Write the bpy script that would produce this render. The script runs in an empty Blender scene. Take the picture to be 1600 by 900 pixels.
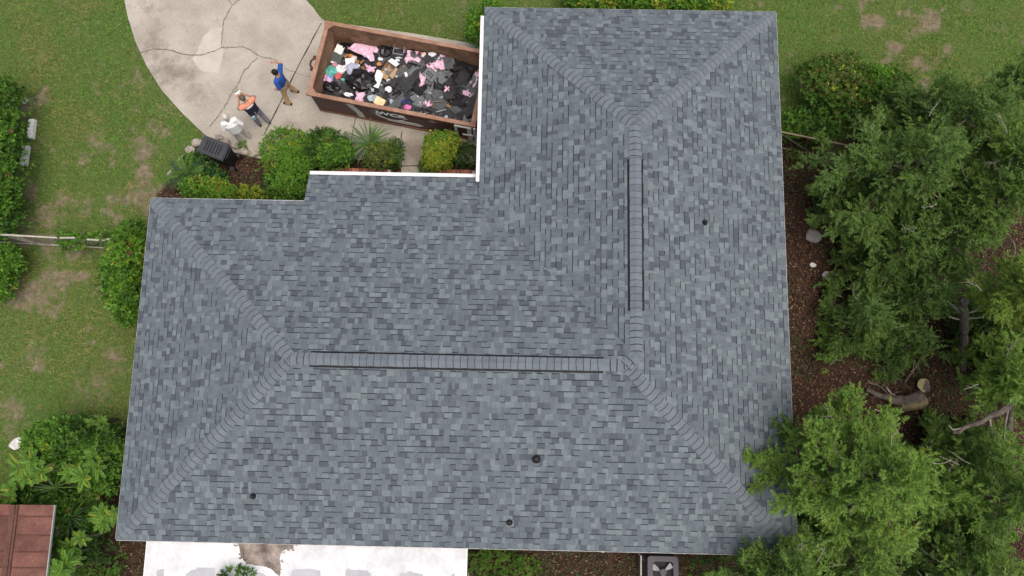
import bpy, bmesh, math, random
import numpy as np
from mathutils import Matrix, Vector
PI = math.pi
rng = np.random.default_rng(7)
random.seed(7)
SC = bpy.context.scene
COL = SC.collection

# ------------------------------------------------------------------ camera
F = 1200.0; ZC = 22.0
TILT, ROLL, YAW = 0.16889, -0.0419, 0.06243
def cam_axes():
    r = np.array([1., 0, 0]); f = np.array([0, math.sin(TILT), -math.cos(TILT)]); u = np.array([0, math.cos(TILT), math.sin(TILT)])
    r2 = r*math.cos(ROLL)+u*math.sin(ROLL); u2 = u*math.cos(ROLL)-r*math.sin(ROLL)
    c, s = math.cos(YAW), math.sin(YAW)
    R = np.array([[c, -s, 0], [s, c, 0], [0, 0, 1]])
    return R@r2, R@u2, R@f
CR, CU, CF = cam_axes()
cd = bpy.data.cameras.new('camera'); cam = bpy.data.objects.new('camera', cd); COL.objects.link(cam)
cd.sensor_width = 36; cd.lens = 36*F/1600; cd.clip_start = 0.1; cd.clip_end = 2000
cam.matrix_world = Matrix(((CR[0], CU[0], -CF[0], 0), (CR[1], CU[1], -CF[1], 0), (CR[2], CU[2], -CF[2], ZC), (0, 0, 0, 1)))
SC.camera = cam

# ------------------------------------------------------------------ light
SUN_EL, SUN_AZ = 78, 130          # degrees; a high sun behind thin cloud
w = bpy.data.worlds.new('World'); SC.world = w; w.use_nodes = True
nt = w.node_tree; nt.nodes.clear()
sky = nt.nodes.new('ShaderNodeTexSky'); sky.sky_type = 'NISHITA'; sky.sun_disc = False
sky.sun_elevation = math.radians(SUN_EL); sky.sun_rotation = math.radians(SUN_AZ)
sky.air_density = 1.0; sky.dust_density = 7.0; sky.ozone_density = 0.4
bg = nt.nodes.new('ShaderNodeBackground'); bg.inputs['Strength'].default_value = 0.10
wo = nt.nodes.new('ShaderNodeOutputWorld')
nt.links.new(sky.outputs[0], bg.inputs[0]); nt.links.new(bg.outputs[0], wo.inputs[0])
sl = bpy.data.lights.new('sun', 'SUN'); sl.energy = 1.1; sl.angle = math.radians(60); sl.color = (1.0, 0.95, 0.88)
so = bpy.data.objects.new('sun', sl); COL.objects.link(so)
az, el = math.radians(SUN_AZ), math.radians(SUN_EL)
sdir = Vector((math.sin(az)*math.cos(el), math.cos(az)*math.cos(el), math.sin(el)))
so.rotation_euler = sdir.to_track_quat('Z', 'Y').to_euler()
vs = SC.view_settings; vs.view_transform = 'Standard'; vs.look = 'None'; vs.exposure = 0.60; vs.gamma = 1.0
SC.cycles.max_bounces = 6; SC.cycles.transparent_max_bounces = 6

# ------------------------------------------------------------------ pixel <-> place
def at(px, py, z=0.0):
    d = CF + CR*((px-800)/F) + CU*((450-py)/F)
    t = (z-ZC)/d[2]
    return np.array([d[0]*t, d[1]*t, z])
def scl(px, py, z=0.0):
    p = at(px, py, z) - np.array([0, 0, ZC])
    return F/(p@CF)                       # pixels per metre there
def pix(P):
    d = np.asarray(P, float)-np.array([0, 0, ZC]); D = d@CF
    return 800+F*(d@CR)/D, 450-F*(d@CU)/D

# ------------------------------------------------------------------ noise
def vnoise(x, y, s, seed=0):
    x = np.asarray(x)*s; y = np.asarray(y)*s
    xi = np.floor(x).astype(np.int64); yi = np.floor(y).astype(np.int64); fx = x-xi; fy = y-yi
    fx = fx*fx*(3-2*fx); fy = fy*fy*(3-2*fy)
    def h(a, b):
        n = (a*374761393 + b*668265263 + seed*974634777) & 0x7fffffff
        n = ((n ^ (n >> 13))*1274126177) & 0x7fffffff
        return ((n ^ (n >> 16)) & 0xffff)/65535.0
    return (h(xi, yi)*(1-fx)+h(xi+1, yi)*fx)*(1-fy)+(h(xi, yi+1)*(1-fx)+h(xi+1, yi+1)*fx)*fy
def fbm(x, y, s, seed=0, o=4):
    v = 0; a = .5; t = 0
    for i in range(o):
        v = v+a*vnoise(x, y, s*2**i, seed+i*17); t += a; a *= .5
    return v/t
def in_poly(x, y, poly):
    x = np.asarray(x); y = np.asarray(y); r = np.zeros(x.shape, bool); n = len(poly)
    for i in range(n):
        x0, y0 = poly[i][:2]; x1, y1 = poly[(i+1) % n][:2]
        c = ((y0 > y) != (y1 > y)) & (x < (x1-x0)*(y-y0)/((y1-y0) if y1 != y0 else 1e-9)+x0)
        r ^= c
    return r

# ------------------------------------------------------------------ materials
MATS = {}
def mat(name, col, rough=.8, var=.15, scale=8., col2=None, bump=0., bscale=60., metal=0., spec=.3, fine=0.0, fscale=200., rand=0.0, detail=6.):
    """noise between two tones of the material's own colour, optional fine grain, bump and per-object variation"""
    if name in MATS: return MATS[name]
    m = bpy.data.materials.new(name); m.use_nodes = True; n = m.node_tree; N = n.nodes; L = n.links
    b = N['Principled BSDF']; b.inputs['Roughness'].default_value = rough; b.inputs['Metallic'].default_value = metal
    b.inputs['Specular IOR Level'].default_value = spec
    tc = N.new('ShaderNodeTexCoord'); nz = N.new('ShaderNodeTexNoise'); nz.inputs['Scale'].default_value = scale; nz.inputs['Detail'].default_value = detail
    geo = N.new('ShaderNodeNewGeometry')
    L.new(geo.outputs['Position'], nz.inputs['Vector'])
    rp = N.new('ShaderNodeValToRGB'); rp.color_ramp.elements[0].position = .3; rp.color_ramp.elements[1].position = .7
    c = np.array(col[:3]); c2 = np.array(col2[:3]) if col2 is not None else c*(1+var); c1 = c if col2 is not None else c*(1-var)
    rp.color_ramp.elements[0].color = (*c1, 1); rp.color_ramp.elements[1].color = (*c2, 1)
    L.new(nz.outputs['Fac'], rp.inputs['Fac']); out = rp.outputs['Color']
    def mult(out, src, lo, hi):
        mr = N.new('ShaderNodeMapRange'); mr.inputs['From Min'].default_value = .25; mr.inputs['From Max'].default_value = .75
        mr.inputs['To Min'].default_value = lo; mr.inputs['To Max'].default_value = hi; L.new(src, mr.inputs['Value'])
        mx = N.new('ShaderNodeVectorMath'); mx.operation = 'SCALE'; L.new(out, mx.inputs[0]); L.new(mr.outputs[0], mx.inputs['Scale']); return mx.outputs[0]
    if fine:
        n2 = N.new('ShaderNodeTexNoise'); n2.inputs['Scale'].default_value = fscale; n2.inputs['Detail'].default_value = 3
        L.new(geo.outputs['Position'], n2.inputs['Vector']); out = mult(out, n2.outputs['Fac'], 1-fine, 1+fine)
    if rand:
        oi = N.new('ShaderNodeObjectInfo'); out = mult(out, oi.outputs['Random'], 1-rand, 1+rand)
    L.new(out, b.inputs['Base Color'])
    if bump:
        n3 = N.new('ShaderNodeTexNoise'); n3.inputs['Scale'].default_value = bscale; n3.inputs['Detail'].default_value = 5
        L.new(geo.outputs['Position'], n3.inputs['Vector'])
        bp = N.new('ShaderNodeBump'); bp.inputs['Strength'].default_value = bump; bp.inputs['Distance'].default_value = .02
        L.new(n3.outputs['Fac'], bp.inputs['Height']); L.new(bp.outputs[0], b.inputs['Normal'])
    MATS[name] = m; return m
def leafmat(name, col, var=.22, trans=.3, rough=.5):
    if name in MATS: return MATS[name]
    m = mat(name, col, rough, var, 5., spec=.25); n = m.node_tree; N = n.nodes; L = n.links
    b = N['Principled BSDF']; src = b.inputs['Base Color'].links[0].from_socket
    t = N.new('ShaderNodeBsdfTranslucent'); L.new(src, t.inputs['Color'])
    mx = N.new('ShaderNodeMixShader'); mx.inputs[0].default_value = trans
    L.new(b.outputs[0], mx.inputs[1]); L.new(t.outputs[0], mx.inputs[2]); L.new(mx.outputs[0], N['Material Output'].inputs['Surface'])
    return m

# ------------------------------------------------------------------ meshes
class MB:
    def __init__(s): s.v = []; s.f = []; s.m = []
    def add(s, vs, fs, mi=0):
        o = len(s.v); s.v += [tuple(map(float, p)) for p in vs]
        s.f += [tuple(i+o for i in f) for f in fs]; s.m += [mi]*len(fs); return s
    def box(s, c, size, mi=0, rot=None, taper=1.0):
        c = np.array(c, float); h = np.array(size, float)/2; P = []
        for z in (-1, 1):
            k = taper if z > 0 else 1
            for x, y in ((-1, -1), (1, -1), (1, 1), (-1, 1)): P.append(np.array([x*h[0]*k, y*h[1]*k, z*h[2]]))
        if rot is not None: P = [rot@p for p in P]
        s.add([p+c for p in P], [(3, 2, 1, 0), (4, 5, 6, 7), (0, 1, 5, 4), (1, 2, 6, 5), (2, 3, 7, 6), (3, 0, 4, 7)], mi); return s
    def prism(s, poly, z0, z1, mi=0, mside=None):
        n = len(poly); mside = mi if mside is None else mside
        a = sum(poly[i][0]*poly[(i+1) % n][1]-poly[(i+1) % n][0]*poly[i][1] for i in range(n))
        if a < 0: poly = poly[::-1]
        V = [(p[0], p[1], z0) for p in poly]+[(p[0], p[1], z1) for p in poly]
        s.add(V, [tuple(range(n, 2*n)), tuple(range(n-1, -1, -1))], mi)
        s.add(V, [(i, (i+1) % n, n+(i+1) % n, n+i) for i in range(n)], mside); return s
    def tube(s, pts, rad, seg=8, mi=0, cap=True, sq=1.0, ref=None):
        pts = [np.array(p, float) for p in pts]; n = len(pts)
        rad = [rad]*n if np.isscalar(rad) else rad
        V = []; prev = np.array(ref, float) if ref is not None else None
        for i in range(n):
            d = pts[min(i+1, n-1)]-pts[max(i-1, 0)]; d = d/(np.linalg.norm(d)+1e-9)
            if prev is None: prev = np.array([1., 0, 0]) if abs(d[0]) < .8 else np.array([0, 1., 0])
            a = prev-d*(prev@d); a /= np.linalg.norm(a)+1e-9; b = np.cross(d, a); prev = a
            for k in range(seg):
                t = 2*PI*k/seg; V.append(pts[i]+rad[i]*(math.cos(t)*a+sq*math.sin(t)*b))
        Fs = [(i*seg+k, i*seg+(k+1) % seg, (i+1)*seg+(k+1) % seg, (i+1)*seg+k) for i in range(n-1) for k in range(seg)]
        if cap: Fs += [tuple(range(seg-1, -1, -1)), tuple(range((n-1)*seg, n*seg))]
        s.add(V, Fs, mi); return s
    def ell(s, c, r, mi=0, seg=12, rings=8, rot=None):
        V = []; c = np.array(c, float)
        for i in range(rings+1):
            ph = PI*i/rings
            for k in range(seg):
                t = 2*PI*k/seg; p = np.array([r[0]*math.sin(ph)*math.cos(t), r[1]*math.sin(ph)*math.sin(t), r[2]*math.cos(ph)])
                if rot is not None: p = rot@p
                V.append(c+p)
        s.add(V, [(i*seg+k, (i+1)*seg+k, (i+1)*seg+(k+1) % seg, i*seg+(k+1) % seg) for i in range(rings) for k in range(seg)], mi); return s
    def capsule(s, a, b, ra, rb, seg=12, sq=1.0, ref=None):
        a = np.array(a, float); b = np.array(b, float); d = b-a; L = np.linalg.norm(d); d /= L
        pts = []; rad = []
        for t in (-.98, -.75, -.4, 0): pts.append(a+d*ra*t); rad.append(ra*math.sqrt(max(1-t*t, .01)))
        for t in (0, .4, .75, .98): pts.append(b+d*rb*t); rad.append(rb*math.sqrt(max(1-t*t, .01)))
        return s.tube(pts, rad, seg, 0, True, sq, ref)
def shift(mb, loc): mb.v = [(x-loc[0], y-loc[1], z-loc[2]) for x, y, z in mb.v]
def obj(name, mb, mats, parent=None, loc=None, smooth=False):
    """one mesh object; vertices come in world space, the parent (if any) is an unrotated empty or a mesh at its own place"""
    if loc is None: loc = (0, 0, 0) if parent is None else tuple(parent['at'])
    shift(mb, loc)
    me = bpy.data.meshes.new(name); me.from_pydata(mb.v, [], mb.f)
    for m in (mats if isinstance(mats, (list, tuple)) else [mats]): me.materials.append(m)
    if any(mb.m): me.polygons.foreach_set('material_index', mb.m)
    if smooth: me.polygons.foreach_set('use_smooth', [True]*len(mb.f))
    me.update(); o = bpy.data.objects.new(name, me); COL.objects.link(o)
    o['at'] = [float(x) for x in loc]
    if parent is None: o.location = loc
    else: o.parent = parent
    return o
def obj_np(name, V, Q, midx, mats, parent=None, loc=None):
    if loc is None: loc = (0, 0, 0) if parent is None else tuple(parent['at'])
    V = np.asarray(V, np.float64)-np.array(loc); nq, k = Q.shape
    me = bpy.data.meshes.new(name); me.vertices.add(len(V)); me.vertices.foreach_set('co', V.astype(np.float32).ravel())
    me.loops.add(nq*k); me.loops.foreach_set('vertex_index', Q.astype(np.int32).ravel())
    me.polygons.add(nq); me.polygons.foreach_set('loop_start', np.arange(0, nq*k, k, dtype=np.int32))
    for m in mats: me.materials.append(m)
    me.polygons.foreach_set('material_index', np.asarray(midx, np.int32))
    me.update(calc_edges=True); o = bpy.data.objects.new(name, me); COL.objects.link(o); o['at'] = [float(x) for x in loc]
    if parent is None: o.location = loc
    else: o.parent = parent
    return o
def thing(name, label, cat, loc, group=None):
    o = bpy.data.objects.new(name, None); COL.objects.link(o); o.location = loc; o['at'] = [float(x) for x in loc]
    o.empty_display_size = .2
    return tag(o, label, cat, group)
def tag(o, label, cat, group=None):
    o['label'] = label; o['category'] = cat
    if group: o['group'] = group
    return o
def setting(o): o['kind'] = 'structure'; return o
def stuff(o): o['kind'] = 'stuff'; return o
def rotz(a): c, s = math.cos(a), math.sin(a); return np.array([[c, -s, 0], [s, c, 0], [0, 0, 1.]])
def rotx(a): c, s = math.cos(a), math.sin(a); return np.array([[1., 0, 0], [0, c, -s], [0, s, c]])
def roty(a): c, s = math.cos(a), math.sin(a); return np.array([[c, 0, s], [0, 1., 0], [-s, 0, c]])
def norm(v): return v/(np.linalg.norm(v, axis=-1, keepdims=True)+1e-9)

# ------------------------------------------------------------------ plan of the house
ZR, ZE, ZR2 = 4.291, 2.706, 4.200
XL, YR, XR, YN = -5.267, 1.264, 2.725, 7.121
DW, DT, DS, DE, DI, DN, DX, XS = 4.394, 4.196, 4.344, 4.042, 3.823, 3.871, 5.015, -5.666
sN = (ZR-ZE)/DT; sE = (ZR2-ZE)/DE
A = np.array([XL, YR, ZR]); B = np.array([XR-(ZR-ZR2)/sE, YR, ZR]); C = np.array([XR, YR+(ZR-ZR2)/sN, ZR2]); D = np.array([XR, YN, ZR2])
SWc = np.array([XL-DW, YR-DS, ZE]); NWc = np.array([XL-DW, YR+DT, ZE]); SEc = np.array([XR+DE, YR-DS, ZE])
NEc = np.array([XR+DE, YN+DN, ZE]); NIc = np.array([XR-DI, YN+DN, ZE]); V0 = np.array([XR-DI, YR+DT, ZE])
ZX = ZR-sN*DX
E1 = np.array([XS, YR+DX, ZX]); E2 = np.array([XR-DI+.12, YR+DX, ZX]); E0 = np.array([XS, YR+DT, ZE]); E3 = np.array([XR-DI+.12, YR+DT, ZE])
FOOT = [SWc, SEc, NEc, NIc, V0*[1, 1, 1], E1*[0, 1, 0]+np.array([XR-DI, 0, ZE]), E1, E0, NWc]

# ------------------------------------------------------------------ driveway outline
DRIVE_PX = [(195, 0), (200, 26), (212, 65), (230, 104), (253, 141), (285, 177), (312, 203), (346, 232), (372, 240), (400, 247), (425, 250), (520, 250), (625, 250),
            (628, 276), (664, 276), (660, 252), (700, 250), (770, 262), (900, 262), (900, 90), (760, 72), (640, 52), (508, 34), (500, 27), (490, 13), (478, 0),
            (455, -35), (415, -75), (360, -100), (300, -100), (245, -75), (210, -35)]
DRIVE = [at(x, y) for x, y in DRIVE_PX]
BED = [at(x, y) for x, y in [(346, 234), (320, 222), (296, 240), (268, 268), (245, 312), (240, 420), (520, 420), (760, 420), (760, 240), (660, 240), (630, 240), (440, 236), (400, 246)]]
LITTER = [at(x, y) for x, y in [(1190, 215), (1300, 222), (1340, 250), (1700, 240), (1750, 1000), (150, 1000), (150, 800), (190, 700), (215, 690), (300, 700), (1190, 700)]]
FOOTX = [(p[0], p[1]) for p in FOOT]

BARE = [(224, 236, 22, 1), (226, 262, 16, 1), (216, 304, 24, .9), (172, 312, 20, .7), (184, 344, 18, .9), (132, 248, 22, .7), (152, 224, 22, .7), (72, 332, 26, .8),
        (40, 292, 20, 1), (44, 168, 18, 1.1), (40, 230, 12, 1.1), (150, 132, 20, .5), (216, 132, 18, .5), (132, 316, 18, .6), (92, 440, 24, .8), (50, 460, 30, .8), (110, 400, 18, .8), (70, 385, 16, .9),
        (50, 560, 30, .5), (150, 600, 30, .5), (180, 560, 22, .6), (20, 640, 24, .7), (225, 330, 12, .9), (60, 480, 20, .6), (245, 300, 10, 1),
        (1375, 34, 14, 1.2), (1357, 38, 9, 1.1), (1450, 42, 16, 1), (1400, 76, 12, 1.1), (1435, 98, 13, 1.1), (1480, 80, 12, .9), (1350, 6, 9, 1.1), (1420, 18, 12, 1), (1405, 20, 9, 1), (1465, 92, 12, .8),
        (1255, 128, 18, .8), (1300, 60, 12, .5), (1443, 134, 12, 1), (1190, 4, 10, .7), (1170, 12, 8, .7), (600, 10, 20, .3), (120, 40, 24, .4), (60, 90, 22, .4), (1560, 40, 18, .4)]
def bareness(x, y):
    b = np.clip((fbm(x, y, 1.1, 3)-.60)*3.2, 0, .5)
    for px, py, r, s in BARE:
        p = at(px, py); rr = r/57*1.25
        wob = 1+1.5*(fbm(x, y, 2.6, 11, 4)-.5)*2
        b = np.maximum(b, s*np.exp(-(((x-p[0])**2+(y-p[1])**2)/rr**2)*wob**2))
    lo = at(100, 560)
    b = b+(.06+.35*(fbm(x, y, 2.1, 15)-.4))*np.exp(-((x-lo[0])**2/16+(y-lo[1])**2/7))
    return np.clip(b, 0, 1)
def litterness(x, y):
    j = (fbm(x, y, 1.3, 21)-.5)*1.6; k = (fbm(x, y, 1.3, 22)-.5)*1.6
    return np.maximum(in_poly(x+j, y+k, LITTER), in_poly(x+j*.2, y+k*.2, BED)).astype(float)

# ------------------------------------------------------------------ ground
gx = np.concatenate([[-400, -120, -45, -28], np.linspace(-22, 22, 300), [28, 45, 120, 400]])
gy = np.concatenate([[-400, -120, -45, -22], np.linspace(-14, 22, 250), [28, 45, 120, 400]])
GX, GY = np.meshgrid(gx, gy); n0, n1 = GX.shape
bare = bareness(GX, GY); lit = litterness(GX, GY)
GZ = -0.03+(fbm(GX, GY, .8, 5)-.5)*.05*(np.abs(GX) < 23)*(np.abs(GY) < 23)
V = np.stack([GX, GY, GZ], -1).reshape(-1, 3); ii = np.arange(n0*n1).reshape(n0, n1)
Q = np.stack([ii[:-1, :-1], ii[:-1, 1:], ii[1:, 1:], ii[1:, :-1]], -1).reshape(-1, 4)
gm = bpy.data.materials.new('soil_and_turf'); gm.use_nodes = True
N = gm.node_tree.nodes; L = gm.node_tree.links; bs = N['Principled BSDF']; bs.inputs['Roughness'].default_value = .95; bs.inputs['Specular IOR Level'].default_value = .1
geo = N.new('ShaderNodeNewGeometry')
def gnoise(s, d=5):
    n = N.new('ShaderNodeTexNoise'); n.inputs['Scale'].default_value = s; n.inputs['Detail'].default_value = d; L.new(geo.outputs['Position'], n.inputs['Vector']); return n.outputs['Fac']
def ramp(src, a, b, p0=.3, p1=.7):
    r = N.new('ShaderNodeValToRGB'); r.color_ramp.elements[0].position = p0; r.color_ramp.elements[1].position = p1
    r.color_ramp.elements[0].color = (*a, 1); r.color_ramp.elements[1].color = (*b, 1); L.new(src, r.inputs[0]); return r.outputs[0]
def mixc(f, a, b):
    m = N.new('ShaderNodeMix'); m.data_type = 'RGBA'; L.new(f, m.inputs[0]); L.new(a, m.inputs[6]); L.new(b, m.inputs[7]); return m.outputs[2]
def attr(n): a = N.new('ShaderNodeAttribute'); a.attribute_name = n; return a.outputs['Fac']
green = ramp(gnoise(14), (.05, .085, .02), (.10, .15, .04)); soil = ramp(gnoise(9), (.12, .10, .062), (.22, .185, .13)); duff = ramp(gnoise(11), (.022, .013, .009), (.062, .038, .026))
def crisp(a, sc, k):
    ad = N.new('ShaderNodeMath'); ad.operation = 'MULTIPLY_ADD'; L.new(gnoise(sc, 8), ad.inputs[0]); ad.inputs[1].default_value = k; L.new(a, ad.inputs[2])
    mr = N.new('ShaderNodeMapRange'); mr.interpolation_type = 'SMOOTHSTEP'; mr.inputs['From Min'].default_value = .28+k*.5; mr.inputs['From Max'].default_value = .95+k*.5; L.new(ad.outputs[0], mr.inputs['Value']); return mr.outputs[0]
L.new(mixc(attr('litter'), mixc(crisp(attr('bare'), 5, 1.5), green, soil), duff), bs.inputs['Base Color'])
bp = N.new('ShaderNodeBump'); bp.inputs['Strength'].default_value = .6; bp.inputs['Distance'].default_value = .03; L.new(gnoise(40), bp.inputs['Height']); L.new(bp.outputs[0], bs.inputs['Normal'])
ground = setting(obj_np('ground', V, Q, np.zeros(len(Q)), [gm]))
for nm, arr in (('bare', bare), ('litter', lit)):
    a = ground.data.attributes.new(nm, 'FLOAT', 'POINT'); a.data.foreach_set('value', arr.astype(np.float32).ravel())

# grass blades
def blades(n, region, keep, hmin, hmax, wd, lean):
    x = rng.uniform(region[0], region[1], n); y = rng.uniform(region[2], region[3], n)
    k = keep(x, y); x = x[k]; y = y[k]; n = len(x)
    a = rng.uniform(0, 2*PI, n); h = rng.uniform(hmin, hmax, n); ln = rng.uniform(.2, lean, n)*h; s = a+PI/2
    z0 = np.full(n, -.04); w_ = wd*rng.uniform(.6, 1.4, n)
    b0 = np.stack([x-np.cos(s)*w_, y-np.sin(s)*w_, z0], -1); b1 = np.stack([x+np.cos(s)*w_, y+np.sin(s)*w_, z0], -1)
    t = np.stack([x+np.cos(a)*ln, y+np.sin(a)*ln, z0+h], -1)
    return np.stack([b0, b1, t], 1).reshape(-1, 3), np.arange(n*3).reshape(n, 3), x, y
off = lambda x, y: ~(in_poly(x+(fbm(x, y, 3.5, 71)-.5)*.34, y+(fbm(x, y, 3.5, 72)-.5)*.34, DRIVE) | in_poly(x, y, FOOTX))
def keep_grass(x, y):
    k = off(x, y) & (litterness(x, y) < .5); b = bareness(x, y); b = np.clip((b+1.3*(fbm(x, y, 4.5, 91, 4)-.5)-.235)*1.25, 0, .88)
    return k & (rng.random(len(x)) > b)
G = [leafmat('grass_green', (.145, .275, .034), .25, .25), leafmat('grass_lush', (.105, .272, .034), .25, .25), leafmat('grass_dry', (.29, .25, .09), .25, .2), leafmat('grass_olive', (.25, .28, .06), .25, .2)]
Vg, Tg, bx, by = blades(470000, (-17, 17.5, -7, 15.5), keep_grass, .03, .075, .011, 1.6)
lush = fbm(bx, by, .55, 9); bb = bareness(bx, by); r = rng.random(len(bx))
str_ = np.clip((fbm(bx, by, .8, 19, 5)-.44)*2.8, 0, .7); mi = np.where(r < .06+.6*bb+str_, 2, np.where(r < .34+.5*bb+str_, 3, np.where(r < .42+lush*.8, 1, 0)))
stuff(obj_np('grass', Vg, Tg, mi, G))
# creeping weeds: small round leaves in the lawn
def flat_leaves(n, region, keep, size, zr, tilt):
    x = rng.uniform(region[0], region[1], n); y = rng.uniform(region[2], region[3], n); k = keep(x, y); x = x[k]; y = y[k]; n = len(x)
    a = rng.uniform(0, 2*PI, n); Ls = size*rng.uniform(.5, 1.5, n); W_ = Ls*rng.uniform(.3, .6, n); z = rng.uniform(*zr, n)
    ax = np.stack([np.cos(a), np.sin(a), rng.uniform(-tilt, tilt, n)], -1); sd = np.stack([-np.sin(a), np.cos(a), rng.uniform(-tilt, tilt, n)], -1)
    p = np.stack([x, y, z], -1)
    V_ = np.stack([p, p+ax*(Ls*.5)[:, None]+sd*(W_*.5)[:, None], p+ax*Ls[:, None], p+ax*(Ls*.5)[:, None]-sd*(W_*.5)[:, None]], 1).reshape(-1, 3)
    return V_, np.arange(n*4).reshape(n, 4), x, y
def keep_weed(x, y): return off(x, y) & (litterness(x, y) < .5) & (fbm(x, y, 1.2, 31) > .5) & (rng.random(len(x)) > bareness(x, y)*1.1)
Vw, Qw, _, _ = flat_leaves(100000, (-17, 17.5, -7, 15.5), keep_weed, .045, (0, .06), .5)
stuff(obj_np('lawn_weeds_grass', Vw, Qw, rng.choice([0, 1, 2], len(Qw), p=[.45, .4, .15]), [G[1], leafmat('weed_green', (.105, .21, .045)), leafmat('weed_light', (.18, .26, .065))]))
# leaf litter
def keep_lit(x, y): return ~in_poly(x, y, DRIVE) & (litterness(x, y) > .5) & ~in_poly(x, y, [(XL-DW+.8, YR-DS+.8), (XR+DE-.8, YR-DS+.8), (XR+DE-.8, YN+DN-.8), (XR-DI+.8, YN+DN-.8), (XR-DI+.8, YR+DT-.8), (XL-DW+.8, YR+DT-.8)])
Vl, Ql, lx, ly = flat_leaves(230000, (-11, 18, -7.5, 12), keep_lit, .06, (-.02, .035), .45)
LM = [mat('leaf_brown', (.10, .054, .03), .8, .3, 6), mat('leaf_tan', (.19, .13, .085), .8, .3, 6), mat('leaf_dark', (.036, .022, .016), .8, .3, 6), mat('leaf_red', (.10, .05, .03), .8, .3, 6), leafmat('litter_weed', (.05, .085, .022))]
lm = rng.choice(4, len(Ql), p=[.4, .17, .25, .18]); lm = np.where((fbm(lx, ly, 1.1, 41) > .52) & (rng.random(len(lx)) < .55), 4, lm)
stuff(obj_np('leaf_litter', Vl, Ql, lm, LM))

# ------------------------------------------------------------------ driveway
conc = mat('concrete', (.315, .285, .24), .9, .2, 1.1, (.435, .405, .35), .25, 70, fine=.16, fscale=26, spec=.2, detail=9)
def add_stain_and_shade(m, spots, dark):
    """weathering and painted shrub shade on the slab: fine dark mottling that gathers in a few places"""
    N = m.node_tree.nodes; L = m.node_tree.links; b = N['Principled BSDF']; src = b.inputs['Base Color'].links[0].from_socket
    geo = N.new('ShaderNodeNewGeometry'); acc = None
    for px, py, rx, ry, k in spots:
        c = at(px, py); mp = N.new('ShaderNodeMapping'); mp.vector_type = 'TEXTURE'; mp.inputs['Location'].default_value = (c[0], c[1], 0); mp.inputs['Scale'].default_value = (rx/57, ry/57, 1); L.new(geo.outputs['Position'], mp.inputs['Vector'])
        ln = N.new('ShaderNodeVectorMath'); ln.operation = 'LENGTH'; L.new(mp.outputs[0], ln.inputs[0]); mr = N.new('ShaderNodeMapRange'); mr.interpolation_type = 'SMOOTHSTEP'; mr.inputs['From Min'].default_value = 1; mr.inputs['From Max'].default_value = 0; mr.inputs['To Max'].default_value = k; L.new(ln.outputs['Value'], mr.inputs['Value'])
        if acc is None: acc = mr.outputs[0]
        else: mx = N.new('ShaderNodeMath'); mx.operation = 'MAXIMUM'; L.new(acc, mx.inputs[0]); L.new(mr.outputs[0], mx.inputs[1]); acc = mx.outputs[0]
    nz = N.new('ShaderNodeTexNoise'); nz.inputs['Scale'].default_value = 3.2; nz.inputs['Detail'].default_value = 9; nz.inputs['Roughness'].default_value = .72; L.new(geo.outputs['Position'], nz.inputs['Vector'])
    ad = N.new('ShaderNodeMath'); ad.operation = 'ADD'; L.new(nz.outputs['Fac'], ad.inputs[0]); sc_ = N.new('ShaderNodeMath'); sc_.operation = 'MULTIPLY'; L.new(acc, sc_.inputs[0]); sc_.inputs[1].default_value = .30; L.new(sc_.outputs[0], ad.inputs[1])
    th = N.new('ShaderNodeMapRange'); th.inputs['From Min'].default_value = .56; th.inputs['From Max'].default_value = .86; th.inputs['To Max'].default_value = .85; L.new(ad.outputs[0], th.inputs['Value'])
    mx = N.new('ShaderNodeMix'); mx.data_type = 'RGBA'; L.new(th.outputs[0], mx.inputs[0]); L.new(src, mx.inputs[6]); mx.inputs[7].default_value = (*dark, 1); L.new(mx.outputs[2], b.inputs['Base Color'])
add_stain_and_shade(conc, [(270, 112, 75, 50, 1.0), (240, 70, 40, 60, .8), (310, 145, 50, 35, .8), (530, 228, 150, 34, 1.1), (650, 240, 60, 50, 1.2), (230, 20, 60, 60, .4), (440, 200, 60, 30, .4)], (.185, .158, .13))  # spots beside shrubs and porch walk paint their shade; the rest is weathering
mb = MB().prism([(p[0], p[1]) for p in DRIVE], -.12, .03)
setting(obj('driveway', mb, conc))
patchm = mat('concrete_patch', (.46, .43, .375), .9, .08, 3, fine=.08, fscale=40)
setting(obj('driveway_patch', MB().prism([at(x, y)[:2] for x, y in [(301, 92), (308, 84), (318, 58), (330, 48), (346, 42), (348, 72), (350, 80), (346, 100), (342, 115), (318, 113), (308, 104)]], .031, .034), patchm))
stainm = mat('concrete_stain', (.17, .155, .14), .95, .35, 4, fine=.25, fscale=22)
def ribbon(px, w0, w1, z, jit=0.0, sub=5):
    P = []
    for i in range(len(px)-1):
        for k in range(sub): t = k/sub; P.append(np.array(px[i])*(1-t)+np.array(px[i+1])*t)
    P.append(np.array(px[-1])); P = [at(x, y, z) for x, y in P]; P = [p+np.array([*rng.normal(0, jit, 2), 0]) for p in P]
    m = MB(); Vv = []
    for i, p in enumerate(P):
        d = P[min(i+1, len(P)-1)]-P[max(i-1, 0)]; nn = np.array([-d[1], d[0], 0]); nn /= np.linalg.norm(nn)+1e-9; w_ = (w0+(w1-w0)*i/len(P))*rng.uniform(.6, 1.4)
        Vv += [p+nn*w_, p-nn*w_]
    m.add(Vv, [(2*i, 2*i+1, 2*i+3, 2*i+2) for i in range(len(P)-1)]); return m
crackm = mat('crack_dirt', (.16, .142, .117), .95, .3, 12); jointm = mat('joint_dirt', (.06, .054, .047), .95, .3, 12)
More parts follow.
